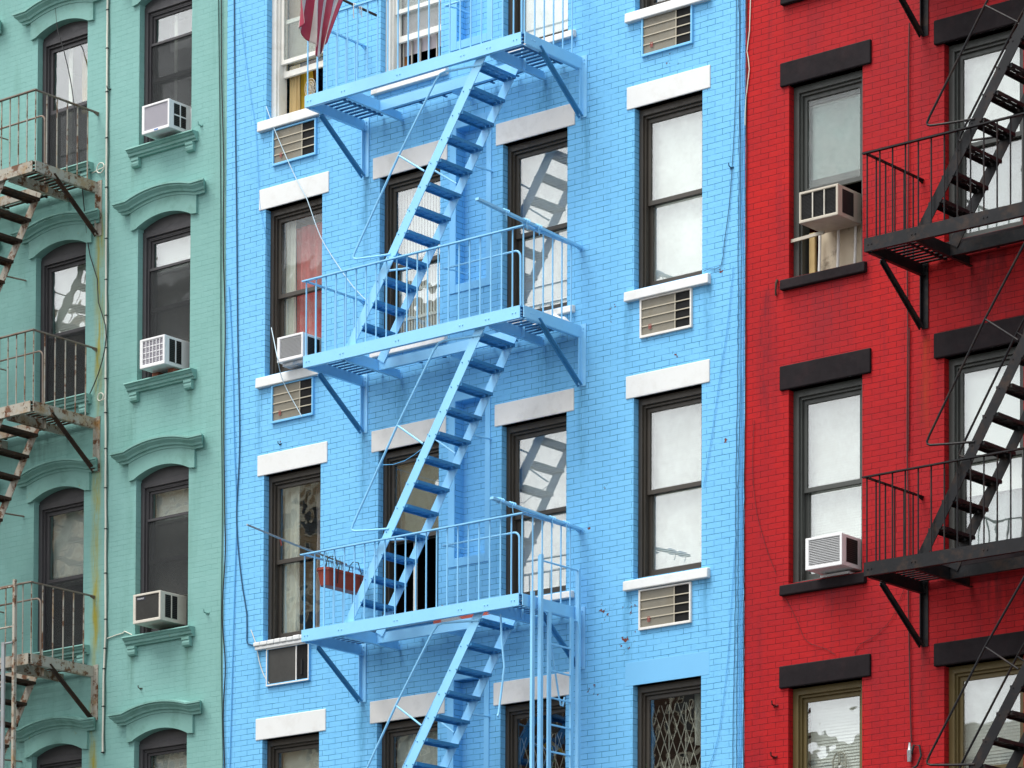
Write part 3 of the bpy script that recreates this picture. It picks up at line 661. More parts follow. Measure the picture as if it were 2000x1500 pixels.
# ------------------------------------------------------------------ fire escapes
def mesh_copy(src, name, parent, loc):
    o = bpy.data.objects.new(name, src.data); COL.objects.link(o); o.parent = parent; o.location = loc; ORG[o.name] = ORG[parent.name]; return o
def fire_escape(X0, X1, plats, mats, label, d=1.03, stairs=(), below=None, guard=True, lo_off=.60, hi_off=.555, cut_bal=None, straps=True):
    """plats: z of each platform top, from the top down; stairs: pairs (z bottom, z top)"""
    fe = thing('fire_escape', (X0, 0, plats[-1]), label, 'fire escape')
    body, dark, rail_m, bar_m = mats; wx0, wx1 = X0+lo_off, X1-hi_off; yi = -.39; H = .885; ch = .138
    bal = None; tread = None
    for z in plats:
        mb = MB()
        # front channel (web and flanges), end channels, inner trimmer, cross beams
        mb.box(X0, X1-.055, -d, -d+.010, z-ch, z); mb.box(X0, X1-.055, -d+.010, -d+.05, z-.010, z-.001); mb.box(X0, X1-.055, -d+.010, -d+.05, z-ch+.001, z-ch+.010)
        for x, s in ((X0+.02, 1), (X1, -1)):
            mb.box(x-.005, x+.005, -d+.012 if s > 0 else -d+.0, -.012, z-ch-.004, z-.012); mb.box(min(x, x+s*.045), max(x, x+s*.045)+.0001, -d+.051, -.012, z-ch-.012, z-ch-.0045)
        mb.box(wx0, wx1+.05, yi-.005, yi+.005, z-ch+.006, z-.014); mb.box(wx0+.006, wx1, yi+.0055, yi+.04, z-ch+.006, z-ch+.014)
        for x in (wx0, wx1):
            mb.box(x-.005, x+.005, -d+.051, yi-.006, z-ch+.004, z-.012); mb.box(x-.005, x+.005, yi+.041, -.01, z-ch-.01, z-.045); mb.box(x+.0055, x+.045, -d+.051, -.01, z-ch-.018, z-ch-.011)
        if wx1-wx0 > 1.2:
            x = (wx0+wx1)/2; mb.box(x-.005, x+.005, yi+.041, -.01, z-ch-.01, z-.045)
        # rivets on the front channel, in pairs
        for x in (X0+.07, X0+lo_off+.0, X0+1.45, wx1-.35, wx1+.03, X1-.14):
            for dx in (-.022, .022): mb.tube([(x+dx, -d-.008, z-.072), (x+dx, -d+.002, z-.072)], [.007, .011], 8)
        for y in (-d+.12, -d+.17): mb.tube([(X1+.004, y, z-.07), (X1+.012, y, z-.07)], [.011, .007], 8)
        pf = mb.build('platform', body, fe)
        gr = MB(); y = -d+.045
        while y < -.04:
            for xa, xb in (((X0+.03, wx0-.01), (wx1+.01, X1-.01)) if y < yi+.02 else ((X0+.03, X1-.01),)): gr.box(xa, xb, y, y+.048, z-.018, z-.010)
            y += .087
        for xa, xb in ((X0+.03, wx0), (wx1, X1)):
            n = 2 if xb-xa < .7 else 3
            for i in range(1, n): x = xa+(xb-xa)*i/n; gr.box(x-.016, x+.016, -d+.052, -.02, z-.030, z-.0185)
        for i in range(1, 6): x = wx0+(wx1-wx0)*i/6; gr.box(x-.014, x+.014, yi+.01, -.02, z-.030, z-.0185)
        gr.build('grating', M['grating_shaded'] if dark is M['blue_metal_shaded'] else dark, pf)
        for x, s in ((X0+.022, 1), (X1, -1)):
            br = MB()
            br.box(x-.005, x+.072, -.012, -.001, z-.70, z+.005); br.box(x-.005, x+.004, -.055, -.0125, z-.69, z-ch-.013)
            br.bar((x+.004, -.775, z-.10 if s < 0 else z-ch-.012), (x+.004, -.02, z-.685), .055, .010, side=(1,0,0), m=1); br.bar((x-.02, -.765, z-.108 if s < 0 else z-ch-.02), (x-.02, -.02, z-.692), .010, .05, side=(1,0,0), m=1)
            for zz in (z-.045, z-.085): br.tube([(x+.035, -.02, zz), (x+.035, -.011, zz)], [.007, .010], 8)
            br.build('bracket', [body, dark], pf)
        # railing
        rl_ = MB(); zt = z+H
        rl_.box(X0-.02, X1+.005, -d-.012, -d+.030, zt-.010, zt+.004); rl_.box(X0, X0+.036, -d+.031, -.0, zt-.012, zt+.002); rl_.box(X1-.034, X1+.004, -d+.031, -.0, zt-.012, zt+.002)
        rl_.tube([(X1-.015, -.06, zt-.012), (X1-.015, -.0, zt-.03)], .014, 8); rl_.tube([(X0+.015, -.06, zt-.012), (X0+.015, -.0, zt-.03)], .014, 8)
        rl_.build('railing', rail_m, pf)
        pts = []
        n = round((X1-X0)/.155)
        for i in range(n+1):
            x = X0+.02+(X1-X0-.05)*i/n; pts.append((x, -d+.028))
        for i in range(1, 6): pts.append((X0+.016, -d+.028+(d-.03)*i/6)); pts.append((X1-.016, -d+.028+(d-.03)*i/6))
        for (x, y) in pts:
            if bal is None:
                bal = MB().tube([(x, y, z-.015), (x, y, zt-.009)], .0088, 8).build('baluster', bar_m, pf, smooth=True); b0 = (x, y, z)
            else: mesh_copy(bal, 'baluster', pf, (x-b0[0], y-b0[1], z-b0[2]))
        if guard:
            zg = z+.865; xg = wx0+1.02
            g2 = MB(); arc_ = [(wx1-.08+.08*math.sin(t*PI/12), yi-.02, zg-.08+.08*math.cos(t*PI/12)) for t in range(7)]
            g2.tube([(xg, yi-.02, zg), (wx1-.2, yi-.02, zg)]+arc_+[(wx1+.004, yi-.02, z+.3), (wx1+.012, yi-.02, z-.02)], .012, 8)
            g2.tube([(xg, yi-.02, zg), (xg+.02, yi+.16, zg+.02), (xg+.03, -.02, zg+.02)], .010, 8); g2.build('guard_rail', rail_m, pf, smooth=True)
    for (zb, zt) in stairs:
        xb, xt = wx0+.07, wx1+.005-.10; rise = zt-zb; ang = math.atan2(rise, xt-xb)
        mb = MB(); yo, y2 = -d+.065, yi-.012
        e = .04
        for y in (yo, y2): mb.bar((xb-e*math.cos(ang), y, zb-e*math.sin(ang)), (xt+.04*math.cos(ang), y, zt-.085+.04*math.sin(ang)), .010, .118)
        st = mb.build('stair', body, fe)
        n = 12
        for i in range(1, n+1):
            t = (i-.0)/(n+.45); x, z = xb+(xt-xb)*t, zb+(rise-.08)*t
            if tread is None:
                tb = MB()
                for k in range(3): tb.box(x-.092+k*.062, x-.092+k*.062+.050, yo+.006, y2-.006, z-.006, z)
                for yy in (yo+.12, (yo+y2)/2, y2-.12): tb.box(x-.091, x+.081, yy-.03, yy+.03, z-.012, z-.0062)
                tb.box(x-.098, x-.0922, yo+.006, y2-.006, z-.034, z+.001); tb.box(x+.083, x+.090, yo+.006, y2-.006, z-.034, z+.001)
                tb.box(x-.096, x+.088, yo+.0055, yo+.012, z-.035, z-.0065); tb.box(x-.096, x+.088, y2-.012, y2-.0055, z-.035, z-.0065)
                for yy in (yo-.009,):
                    for dx in (-.055, .04): tb.tube([(x+dx, yy-.004, z-.03), (x+dx, yy+.006, z-.03)], [.006, .009], 6)
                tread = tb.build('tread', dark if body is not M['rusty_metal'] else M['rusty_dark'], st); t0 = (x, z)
            else: mesh_copy(tread, 'tread', st, (x-t0[0], 0, z-t0[1]))
        # hand rails: bent rods running above each stringer
        k = rise/3.05
        for y in (yo-.005, y2+.0):
            P = [(xb+.62, y, zb+.96*k), (xb+.36, y, zb+.98*k), (xb+.10, y, zb+1.005*k), (xb+.062, y, zb+1.02*k), (xb+.055, y, zb+1.045*k), (xb+.085, y, zb+1.10*k),
                 (xb+.74, y, zb+2.07*k), (xb+1.285, y, zb+2.80*k), (xb+1.36, y, zb+2.87*k), (xb+1.44, y, zb+2.88*k), (xt-.02, y, zt-.215)]
            if y != yo-.005: P = P[:8]+[(xb+1.32, y, zb+2.84*k)]
            hb = MB().tube(P, .0125, 8); hb.tube([(xb+.74, y, zb+2.07*k), (xb+1.12, y+.006, zb+1.815*k)], .011, 8); hb.build('handrail', rail_m, st, smooth=True)
        tie = MB().tube([(xb+1.30, y2, zb+2.0*k), (xb+1.32, -.0, zb+2.0*k+.02)], .011, 8); tie.build('wall_tie', rail_m, st, smooth=True)
    return fe
blue_fe = fire_escape(2.25, 5.56, [16.375, 13.315, 10.11], (M['blue_metal'], M['blue_metal_shaded'], M['blue_metal'], M['blue_metal']), 'blue painted iron fire escape on the blue building', stairs=[(13.315, 16.375), (10.11, 13.315), (6.9, 10.11)])
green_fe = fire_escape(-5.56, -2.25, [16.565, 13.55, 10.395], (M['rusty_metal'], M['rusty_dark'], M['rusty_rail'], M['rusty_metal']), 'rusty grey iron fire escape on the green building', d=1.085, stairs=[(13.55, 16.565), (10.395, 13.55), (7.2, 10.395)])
red_fe = fire_escape(10.09, 13.40, [16.24, 13.145, 9.80], (M['black_metal'],)*4, 'black iron fire escape on the red building', d=1.07, stairs=[(13.145, 16.24), (9.80, 13.145), (6.6, 9.80)])

# drop ladder of the blue fire escape: guides, sliding ladder, latch rods
def ladder(fe, X, ztop_g, guides, rails, ztop_r, rung_z, zbot, body, name='drop_ladder'):
    mb = MB()
    for (y, zt) in guides: mb.box(X-.006, X+.030, y-.020, y+.020, zbot, zt); mb.box(X-.032, X-.007, y-.004, y+.004, zbot, zt-.01)
    y0, y1 = guides[0][0], guides[-1][0]
    mb.tube([(X+.01, y0, ztop_g-.06), (X+.01, y1, ztop_g-.06)], .011, 8)
    mb.build('ladder_guide', body, fe)
    mb = MB()
    for y, zt in rails: mb.box(X-.012, X+.012, y-.026, y+.026, zbot, zt)
    mb.tube([(X, rails[0][0], ztop_r-.01), (X, guides[0][0], ztop_r-.01)], .012, 8); mb.tube([(X, rails[1][0], ztop_r-.03), (X, guides[-1][0], ztop_r-.03)], .012, 8)
    ld = mb.build(name, body, fe)
    r0 = None
    for z in rung_z:
        if r0 is None: r0 = MB().tube([(X, rails[0][0], z), (X, rails[1][0], z)], .011, 8).build('rung', body, ld, smooth=True); zz = z
        else: mesh_copy(r0, 'rung', ld, (0, 0, z-zz))
    return ld
ladder(blue_fe, 5.625, 10.555, [(-.80, 10.56), (-.13, 10.51)], [(-.64, 9.955), (-.24, 9.95)], 9.955, [9.595-.30*i for i in range(12)], 6.0, M['blue_metal'])
MB().box(5.60, 5.632, -.945, -.90, 6.0, 10.13).build('ladder_guide', M['blue_metal'], blue_fe)
ld2 = MB().tube([(5.57, -.70, 10.0), (5.56, -.60, 9.9), (5.55, -.37, 9.05), (5.55, -.33, 8.955), (5.55, -.30, 8.95), (5.55, -.27, 9.06)], .011, 8).build('latch_rod', M['blue_metal'], blue_fe, smooth=True)
MB().tube([W(978, 1200, -.9), W(980, 1250, -.9), W(985, 1302, -.9), W(980, 1345, -.9), W(974, 1392, -.9), W(972, 1398, -.92), W(975, 1400, -.9)], .012, 8).build('latch_rod', M['blue_metal'], blue_fe, smooth=True)
# green fire escape's drop ladder near the lower left corner
mb = MB()
for x, zt in ((-2.478, 11.32), (-3.20, 11.32)): mb.box(x-.020, x+.020, -1.175, -1.14, 6.0, zt); mb.box(x-.004, x+.004, -1.139, -1.115, 6.0, zt-.05)
for z in (10.74, 11.24): mb.tube([(-2.478, -1.15, z), (-3.20, -1.15, z)], .012, 8)
mb.build('ladder_guide', M['rusty_metal'], green_fe)
mb = MB()
for x in (-2.635, -3.045): mb.box(x-.026, x+.026, -1.205, -1.18, 6.0, 10.55)
for xa, xb in ((-2.635, -2.478), (-3.045, -3.20)): mb.tube([(xa, -1.19, 10.53), (xb, -1.19, 10.53)], .013, 8)
ld = mb.build('drop_ladder', M['steel_grey'], green_fe); r0 = None
for i in range(14):
    if r0 is None: r0 = MB().tube([(-2.635, -1.19, 10.3), (-3.045, -1.19, 10.3)], .011, 8).build('rung', M['rusty_metal'], ld, smooth=True)
    else: mesh_copy(r0, 'rung', ld, (0, 0, -.3*i))

# ------------------------------------------------------------------ air conditioners
def text_mesh(txt, size, loc, mat, parent, name='nameplate_lettering'):
    cu = bpy.data.curves.new(name, 'FONT'); cu.body = txt; cu.size = size; cu.extrude = .0015
    o = bpy.data.objects.new('tmp', cu); COL.objects.link(o); dg = bpy.context.evaluated_depsgraph_get(); dg.update()
    me = bpy.data.meshes.new_from_object(o.evaluated_get(dg)); bpy.data.objects.remove(o)
    me.materials.clear(); me.materials.append(mat)
    ob = bpy.data.objects.new(name, me); COL.objects.link(ob); ob.parent = parent; ob.rotation_euler = (PI/2, 0, 0); ob.location = Vector(loc)-ORG[parent.name]; ORG[ob.name] = ORG[parent.name]
    return ob
AC = 'window air conditioners'
def window_ac(x0, x1, yf, yb, z0, z1, label, case, grille, style, side, vent=M['black'], tilt=0.0):
    t = thing('air_conditioner', ((x0+x1)/2, 0, z0), label, 'air conditioner', AC)
    mb = MB(); mb.box(x0, x1, yf+.035, yb, z0, z1); mb.ring(x0-.002, x1+.002, yf, yf+.034, z0-.002, z1+.002, .045 if style != 'three' else .022, .03 if style != 'three' else .03, .04 if style != 'three' else .035, .028)
    mb.build('casing', case, t, bevel=.007)
    gx0, gx1, gz0, gz1 = x0+.044, x1-.030, z0+.040, z1-.028
    g = MB(); bars = MB()
    if style == 'fine':
        n = 26; g.box(gx0, gx1, yf+.018, yf+.030, gz0, gz1)
        for i in range(n): z = gz0+(gz1-gz0)*(i+.5)/n; g.box(gx0, gx1, yf+.010, yf+.0178, z-.0038, z+.0038)
    elif style == 'louvre':
        n = 15; g.box(gx0, gx1, yf+.024, yf+.030, gz0, gz1)
        for i in range(n): z = gz0+(gz1-gz0)*(i+.5)/n; g.add([(gx0,yf+.004,z-.008),(gx1,yf+.004,z-.008),(gx1,yf+.022,z+.007),(gx0,yf+.022,z+.007)], [(0,1,2,3)])
    elif style == 'grid':
        g.box(gx0, gx1, yf+.024, yf+.030, gz0, gz1)
        n = 16
        for i in range(n): z = gz0+(gz1-gz0)*(i+.5)/n; g.box(gx0, gx1, yf+.014, yf+.020, z-.005, z+.005)
        for i in range(7): x = gx0+(gx1-gx0)*i/6; bars.box(x-.0045, x+.0045, yf+.004, yf+.0102, gz0, gz1)
        for i in range(5): z = gz0+(gz1-gz0)*i/4; bars.box(gx0, gx1, yf+.0102, yf+.0138, z-.004, z+.004)
    elif style == 'mesh':
        g.box(gx0-.02, gx1+.012, yf+.016, yf+.030, gz0-.012, gz1+.01)
        for i in range(30): z = gz0+(gz1-gz0)*(i+.5)/30; g.box(gx0-.015, gx1-.035, yf+.011, yf+.0158, z-.0028, z+.0028)
    elif style == 'three':
        g.box(x0+.021, x1-.028, yf+.024, yf+.030, z0+.034, z1-.026)
        n = 18
        for i in range(n): z = gz0+(gz1-gz0)*(i+.5)/n; g.box(x0+.021, x1-.028, yf+.016, yf+.023, z-.003, z+.003)
        for i in (1, 2): x = x0+.021+(x1-x0-.049)*i/3; MB().box(x-.006, x+.006, yf+.002, yf+.014, z0+.034, z1-.027).build('grille_bar', M['ac_cream'], t)
    g.build('grille', grille, t)
    if bars.v: bars.build('grille_bars', M['ac_white'] if style == 'grid' else M['ac_cream'], t)
    ya, yc = yf+.085, min(yb-.03, yf+.085+.21)
    if side:
        v = MB(); v.box(x1+.0005, x1+.003, ya, yc, z0+.045, z1-.035); v.build('side_vent', vent, t)
        b = MB()
        for i in range(12): z = z0+.05+(z1-z0-.09)*i/12; b.box(x1+.0032, x1+.0055, ya+.004, yc-.004, z, z+.004)
        b.build('side_louvre', M['fin_dark'], t)
        b = MB()
        if side in ('two', 'four'): b.box(x1+.0058, x1+.009, (ya+yc)/2-.009, (ya+yc)/2+.009, z0+.045, z1-.035)
        if side == 'four': b.box(x1+.0058, x1+.0088, ya, yc, (z0+z1)/2-.008, (z0+z1)/2+.008)
        if b.v: b.build('side_bar', case, t)
    return t
t = window_ac(-1.225, -.750, -.25, .19, 16.875, 17.232, 'white air conditioner with a four pane side vent in the upper green wall window', M['ac_white'], M['ac_grey'], 'fine', 'four')
MB().box(-1.01, -.94, -.2515, -.2495, 16.884, 16.900).build('badge', M['blue_mark'], t)
MB().box(-.745, -.655, .12, .19, 16.875, 17.20).build('filler_panel', M['ac_white'], t)
t = window_ac(-1.205, -.775, -.275, .19, 13.925, 14.287, 'white air conditioner with gridded grille resting on bricks at a green wall window', M['ac_white'], M['ac_grey'], 'grid', 'two')
t = window_ac(-1.290, -.815, -.275, .19, 10.752, 11.115, 'cream air conditioner with dark mesh front and nameplate at the lower green wall window', M['ac_cream'], M['fin_dark'], 'mesh', 'two')
MB().box(-1.225, -1.085, -.2665, -.263, 11.035, 11.075).build('nameplate', M['dark_mark'], t)
text_mesh('Friedrich', .030, (-1.217, -.2668, 11.046), M['silver'], t)
mb = MB(); mb.box(-1.20, -1.10, -.06, .04, 13.875, 13.922); mb.box(-.92, -.82, -.07, .05, 13.875, 13.923)
tag(mb.build('brick_support', M['brick_raw']), 'broken bricks and a wood block wedged under the gridded air conditioner', 'bricks')
t = window_ac(1.060, 1.480, -.205, .19, 13.625, 13.927, 'white air conditioner with louvred face above a carton in the blue wall window', M['ac_white'], M['ac_pale'], 'louvre', 'one')
mb = MB(); mb.box(1.10, 1.42, -.15, .0, 13.582, 13.622)
tag(mb.build('carton', M['cardboard'], bevel=.004), 'crushed blue and white carton under the air conditioner on the white sill', 'carton')
t = window_ac(8.718, 9.215, -.26, .19, 13.775, 14.108, 'beige air conditioner with three dark openings on the upper red wall', M['ac_beige'], M['black'], 'three', 'one')
t = window_ac(8.805, 9.270, -.26, .19, 10.040, 10.378, 'white louvred air conditioner at the lower right of a red wall window', M['ac_white'], M['ac_pale'], 'louvre', 'one')
MB().box(9.28, 9.345, .11, .19, 10.02, 10.39).build('filler_panel', M['ac_white'], t)
MB().box(8.83, 9.2, -.02, .1, 9.998, 10.025).build('support_board', M['ac_white'], t)

SL = 'through wall air conditioners under the blue building sills'
def sleeve(x0, x1, z0, z1, label, frame, dark=False):
    t = thing('wall_air_conditioner', ((x0+x1)/2, 0, z0), label, 'air conditioner', SL)
    mb = MB(); mb.ring(x0, x1, -.030, .02, z0, z1, .022, .022, .028, .018); mb.box(x0+.02, x1-.02, .003, .019, z0+.02, z1-.01); mb.build('sleeve', frame, t, bevel=.003)
    a0, a1, c0, c1 = x0+.022, x1-.022, z0+.028, z1-.018; xm = a0+(a1-a0)*(.69 if not dark else .70)
    mb = MB()
    n = 64
    for i in range(n): x = a0+(xm-a0)*(i+.5)/n; mb.box(x-.0032, x+.0032, -.012, .002, c0, c1)
    mb.box(a0, xm, -.006, .0025, c0, c1); mb.build('coil_fins', M['fin_dark'] if dark else M['fins'], t)
    mb = MB(); mb.box(xm, a1, -.004, .0025, c0, c1)
    for i in range(16): x = xm+(a1-xm)*(i+.5)/16; mb.box(x-.003, x+.003, -.010, -.0042, c0, c1)
    mb.build('vent_opening', M['black'], t)
    if dark:
        MB().box(xm-.008, xm+.008, -.02, -.0105, c0, c1).build('louvre_bar', M['worn_white_stone'], t); mb = MB(); mb.ring(x0+.004, x1-.004, -.033, -.0302, z0+.004, z1-.004, .014, .014, .014, .014); mb.build('sleeve_trim', M['worn_white_stone'], t)
        MB().tube([(xm+.09, -.012, c0+.06), (xm+.09, -.012, c0+.24)], .016, 8).build('pipe', M['black'], t, smooth=True)
    else:
        for i in (1, 2, 3): z = c0+(c1-c0)*i/4; MB().box(a0, a1, -.022, -.0125, z-.006, z+.006).build('louvre_bar', M['sleeve_tan'], t)
        MB().box(xm-.005, xm+.005, -.0215, -.0126, c0, c1).build('louvre_bar', M['sleeve_tan'], t)
        s = MB(); sx, sz = a0+.10, c0+.055; s.ring(sx, sx+.038, -.024, -.0222, sz, sz+.055, .006, .006, .006, .006); s.box(sx+.012, sx+.026, -.024, -.0222, sz+.014, sz+.04); s.build('sticker', M['red_mark'], t)
    return t
sleeve(.790, 1.505, 16.115, 16.56, 'tan finned wall unit below the open yellow curtained window', M['blue_trim'])
sleeve(.800, 1.485, 12.965, 13.43, 'tan finned wall unit below the window holding the white air conditioner', M['blue_trim'])
sleeve(.745, 1.450, 9.770, 10.235, 'dark grey wall unit in a white rimmed sleeve under the crumbling sill', M['blue_trim'], dark=True)
sleeve(6.415, 7.120, 16.165, 16.615, 'tan finned wall unit at the top right of the blue wall, above the uppermost lintel', M['blue_trim'])
sleeve(6.405, 7.120, 13.005, 13.445, 'tan finned wall unit under the upper of the two tall white blinds', M['worn_white_stone'])
sleeve(6.400, 7.120, 9.740, 10.19, 'tan finned wall unit beside the peeling paint at lower right of the blue wall', M['worn_white_stone'])

# ------------------------------------------------------------------ flag, poles, box, bits on the fire escape
pole_y0, pole_y1, px_, pz_ = -2.35, -.62, 3.0, 17.275
fl = thing('flag', (px_, -1.5, pz_), 'faded striped flag drooping from a pole over the top blue railing', 'flag')
mb = MB(); nu, nv = 40, 26; vs = []; uvs = []
ya, yb_ = -1.20, -1.93
for j in range(nv+1):
    v = j/nv
    for i in range(nu+1):
        s = i/nu
        ztop = pz_+.62*(s**.8)-.01 if False else pz_-.005
        length = .58+.20*math.sin(PI*min(1, s*1.25))-.10*s+(.06 if .38 < s < .55 else 0)
        y = ya+(yb_-ya)*s; squeeze = 1-.42*v*(1-s)
        y = yb_+(y-yb_)*squeeze*(1-.10*v)
        fold = .05*math.sin(s*13+.8*v)*(.25+.75*v)+.018*math.sin(s*31+2*v)
        vs.append((px_+fold+.05*v*math.sin(s*6), y+.03*math.sin(s*19+1.9)*v, ztop-length*v)); uvs.append((s, 1-v))
mb.add(vs, [(j*(nu+1)+i, j*(nu+1)+i+1, (j+1)*(nu+1)+i+1, (j+1)*(nu+1)+i) for j in range(nv) for i in range(nu)])
fo = mb.build('cloth', M['flag'], fl, smooth=True)
uvl = fo.data.uv_layers.new(name='UVMap')
for lp in fo.data.loops: uvl.data[lp.index].uv = uvs[lp.vertex_index]
so = fo.modifiers.new('thick', 'SOLIDIFY'); so.thickness = .004
MB().tube([(px_, pole_y0, pz_+.02), (px_, pole_y1, pz_-.005)], .015, 10).build('pole', M['rusty_dark'], fl, smooth=True)
mb = MB()
for y, l in ((-1.04, .16), (-.93, .09), (-.90, .11)):
    mb.tube([(px_+.018, y, pz_+.01), (px_+.02, y-.005, pz_-l*.5), (px_+.012, y+.012, pz_-l)], .006, 6)
mb.tube([(px_+.02*math.cos(t), -1.03+.004*t, pz_-.002+.02*math.sin(t)) for t in [i*.7 for i in range(28)]], .005, 6); mb.build('cord', M['worn_white_stone'], fl, smooth=True)

def lashed_pole(x, z0, z1, y0, y1, label, lash):
    t = thing('wooden_pole', (x, y0, z0), label, 'pole'); MB().bar((x, y0, z0), (x, y1, z1), .05, .03, side=(1,0,0)).build('pole', M['blue_metal'], t, bevel=.003)
    for y in lash:
        mb = MB(); zc = z0+(z1-z0)*(y-y0)/(y1-y0)
        mb.tube([(x+.036*math.cos(a), y+.006*a, zc+.028*math.sin(a)) for a in [i*.6 for i in range(26)]], .006, 6)
        mb.tube([(x+.03, y+.02, zc), (x+.035, y+.02, zc-.06), (x+.03, y+.035, zc-.10)], .006, 6)
        mb.build('lashing', M['blue_metal'], t, smooth=True)
lashed_pole(5.575, 14.275, 14.185, -1.86, -.02, 'blue painted wooden pole tied along the right rail of the middle balcony', (-1.42, -1.06, -.85))
lashed_pole(5.585, 11.045, 10.985, -1.60, -.02, 'blue painted pole wired along the right rail of the lowest balcony', (-1.50, -1.3, -.35, -.6))
t = thing('metal_rod', (2.27, -1.99, 11.145), 'thin grey rod poking out left of the lowest blue balcony rail', 'rod')
MB().tube([(2.285, -1.99, 11.16), (2.285, -1.2, 11.075), (2.29, -.30, 11.0)], .012, 8).build('rod', M['steel'], t, smooth=True)
MB().tube([(2.285, -1.44, 11.10), (2.292, -1.43, 11.05), (2.287, -1.415, 11.02)], .009, 6).build('ribbon', M['red_mark'], t, smooth=True)
t = thing('flower_box', (2.36, -.45, 10.66), 'empty terracotta flower box hooked on the left rail of the lowest blue balcony', 'planter')
mb = MB(); zb, zt_ = 10.665, 10.87; ys = (-.80, -.09); xo, xi = 2.245, 2.43
P = []
for y0, w_ in ((ys[0], 1), (ys[0]+.05, 1)): pass
def trough(mb, x0, x1, y0, y1, z0, z1, th):
    o = [(x0,y0+.045),(x0+.045,y0),(x1-.045,y0),(x1,y0+.045),(x1,y1-.045),(x1-.045,y1),(x0+.045,y1),(x0,y1-.045)]
    cx, cy = (x0+x1)/2, (y0+y1)/2
    def rg(s, z): return [(cx+(x-cx)*(s if True else 1), cy+(y-cy)*(1-(1-s)*.35), z) for x, y in o]
    A, B, Cc, Dd, E = rg(.74, z0), rg(.97, z1-.03), rg(1.06, z1-.03), rg(1.06, z1), rg(.9, z1)
    F = rg(.68, z0+th); allr = A+B+Cc+Dd+E+F; fs = []
    for k in range(5):
        for i in range(8): j = (i+1) % 8; fs.append((k*8+i, k*8+j, (k+1)*8+j, (k+1)*8+i))
    fs += [tuple(range(7, -1, -1)), tuple(40+i for i in range(8))]; mb.add(allr, fs)
trough(mb, xo, xi, ys[0], ys[1], zb, zt_, .02); mb.build('box', M['terracotta'], t)
for y in (-.62, -.22):
    mb = MB(); mb.tube([(2.44, y, 10.70), (2.45, y, 10.88), (2.40, y, 11.02), (2.32, y, 11.035), (2.268, y, 11.00), (2.262, y, 10.95)], .006, 6); mb.tube([(2.23, y, 10.72), (2.24, y, 10.90), (2.27, y, 10.99)], .006, 6)
    mb.build('hanger', M['cable_black'], t, smooth=True)
mb = MB()
for i in range(7):
    y = -.74+.05*i; mb.tube([(2.33, y, 10.80), (2.33+rnd.uniform(-.02, .02), y+rnd.uniform(-.02, .02), 10.95), (2.33+rnd.uniform(-.04, .05), y+rnd.uniform(-.05, .05), 11.05+rnd.random()*.06)], [.005, .004, .002], 5)
mb.build('dead_stems', M['stem'], t)

# white cloth left at the right end of the middle balcony, by the window
def heap(x0, x1, y0, y1, z, h, seed):
    r = random.Random(seed); mb = MB(); nx, ny = 14, 8; vs = []
    for j in range(ny+1):
        for i in range(nx+1):
            s, t_ = i/nx, j/ny; e = (math.sin(PI*s)*math.sin(PI*t_))**.5
            vs.append((x0+(x1-x0)*s+r.uniform(-.008, .008), y0+(y1-y0)*t_+r.uniform(-.008, .008), z+.004+e*h*(.55+.45*abs(math.sin(s*9+t_*5)))))
    mb.add(vs, [(j*(nx+1)+i, j*(nx+1)+i+1, (j+1)*(nx+1)+i+1, (j+1)*(nx+1)+i) for j in range(ny) for i in range(nx)]); return mb
o = heap(5.05, 5.50, -.30, -.06, 13.32, .13, 4).build('rag', M['cloth_white'], smooth=True); o.modifiers.new('sub', 'SUBSURF').levels = 1
tag(o, 'crumpled white rag on the right end of the middle blue balcony', 'rag')
x0, x1 = 3.62, 4.62
o = MB().box(x0, x1, -.28, -.24, 10.115, 10.215).build('board', M['red_board'], bevel=.004)
tag(o, 'red board lying on the floor of the lowest blue balcony', 'board')
p0 = W(862, 1163, -.3); o = MB().add([(p0.x,-.3,10.118),(p0.x+.32,-.3,10.118),(p0.x,-.3,10.33),(p0.x,-.27,10.118),(p0.x+.32,-.27,10.118),(p0.x,-.27,10.33)], [(0,1,2),(5,4,3),(0,3,4,1),(1,4,5,2),(2,5,3,0)]).build('glass_sheet', M['steel'])
tag(o, 'broken three cornered pane leaning on the lowest blue balcony', 'pane')

# round fan standing in the open top left window
c = W(606, 172, .12); t = thing('fan', c, 'round wire fan standing in the open window beside the yellow curtain', 'fan')
mb = MB()
for r in (.115, .08, .05): mb.tube([(c.x+r*.75*math.cos(a*PI/12), c.y, c.z+r*math.sin(a*PI/12)) for a in range(24)], .005, 6, closed=True)
for a in range(16): mb.tube([(c.x, c.y, c.z), (c.x+.086*math.cos(a*PI/8), c.y, c.z+.115*math.sin(a*PI/8))], .003, 5)
mb.build('guard', M['sleeve_tan'], t, smooth=True)
mb = MB(); mb.tube([(c.x, c.y+.01, c.z), (c.x, c.y+.09, c.z)], .035, 12); mb.tube([(c.x, c.y+.05, c.z-.11), (c.x, c.y+.05, 16.70)], .014, 8); mb.tube([(c.x, c.y+.05, 16.722), (c.x, c.y+.05, 16.70)], .07, 14); mb.build('motor', M['fin_dark'], t, smooth=True)
mb = MB()
for k in range(4):
    a = k*PI/2+.3; mb.add([(c.x, c.y+.008, c.z), (c.x+.07*math.cos(a), c.y+.004, c.z+.09*math.sin(a)), (c.x+.07*math.cos(a+.9), c.y+.016, c.z+.09*math.sin(a+.9))], [(0,1,2)])
mb.build('blade', M['gate_grey'], t)

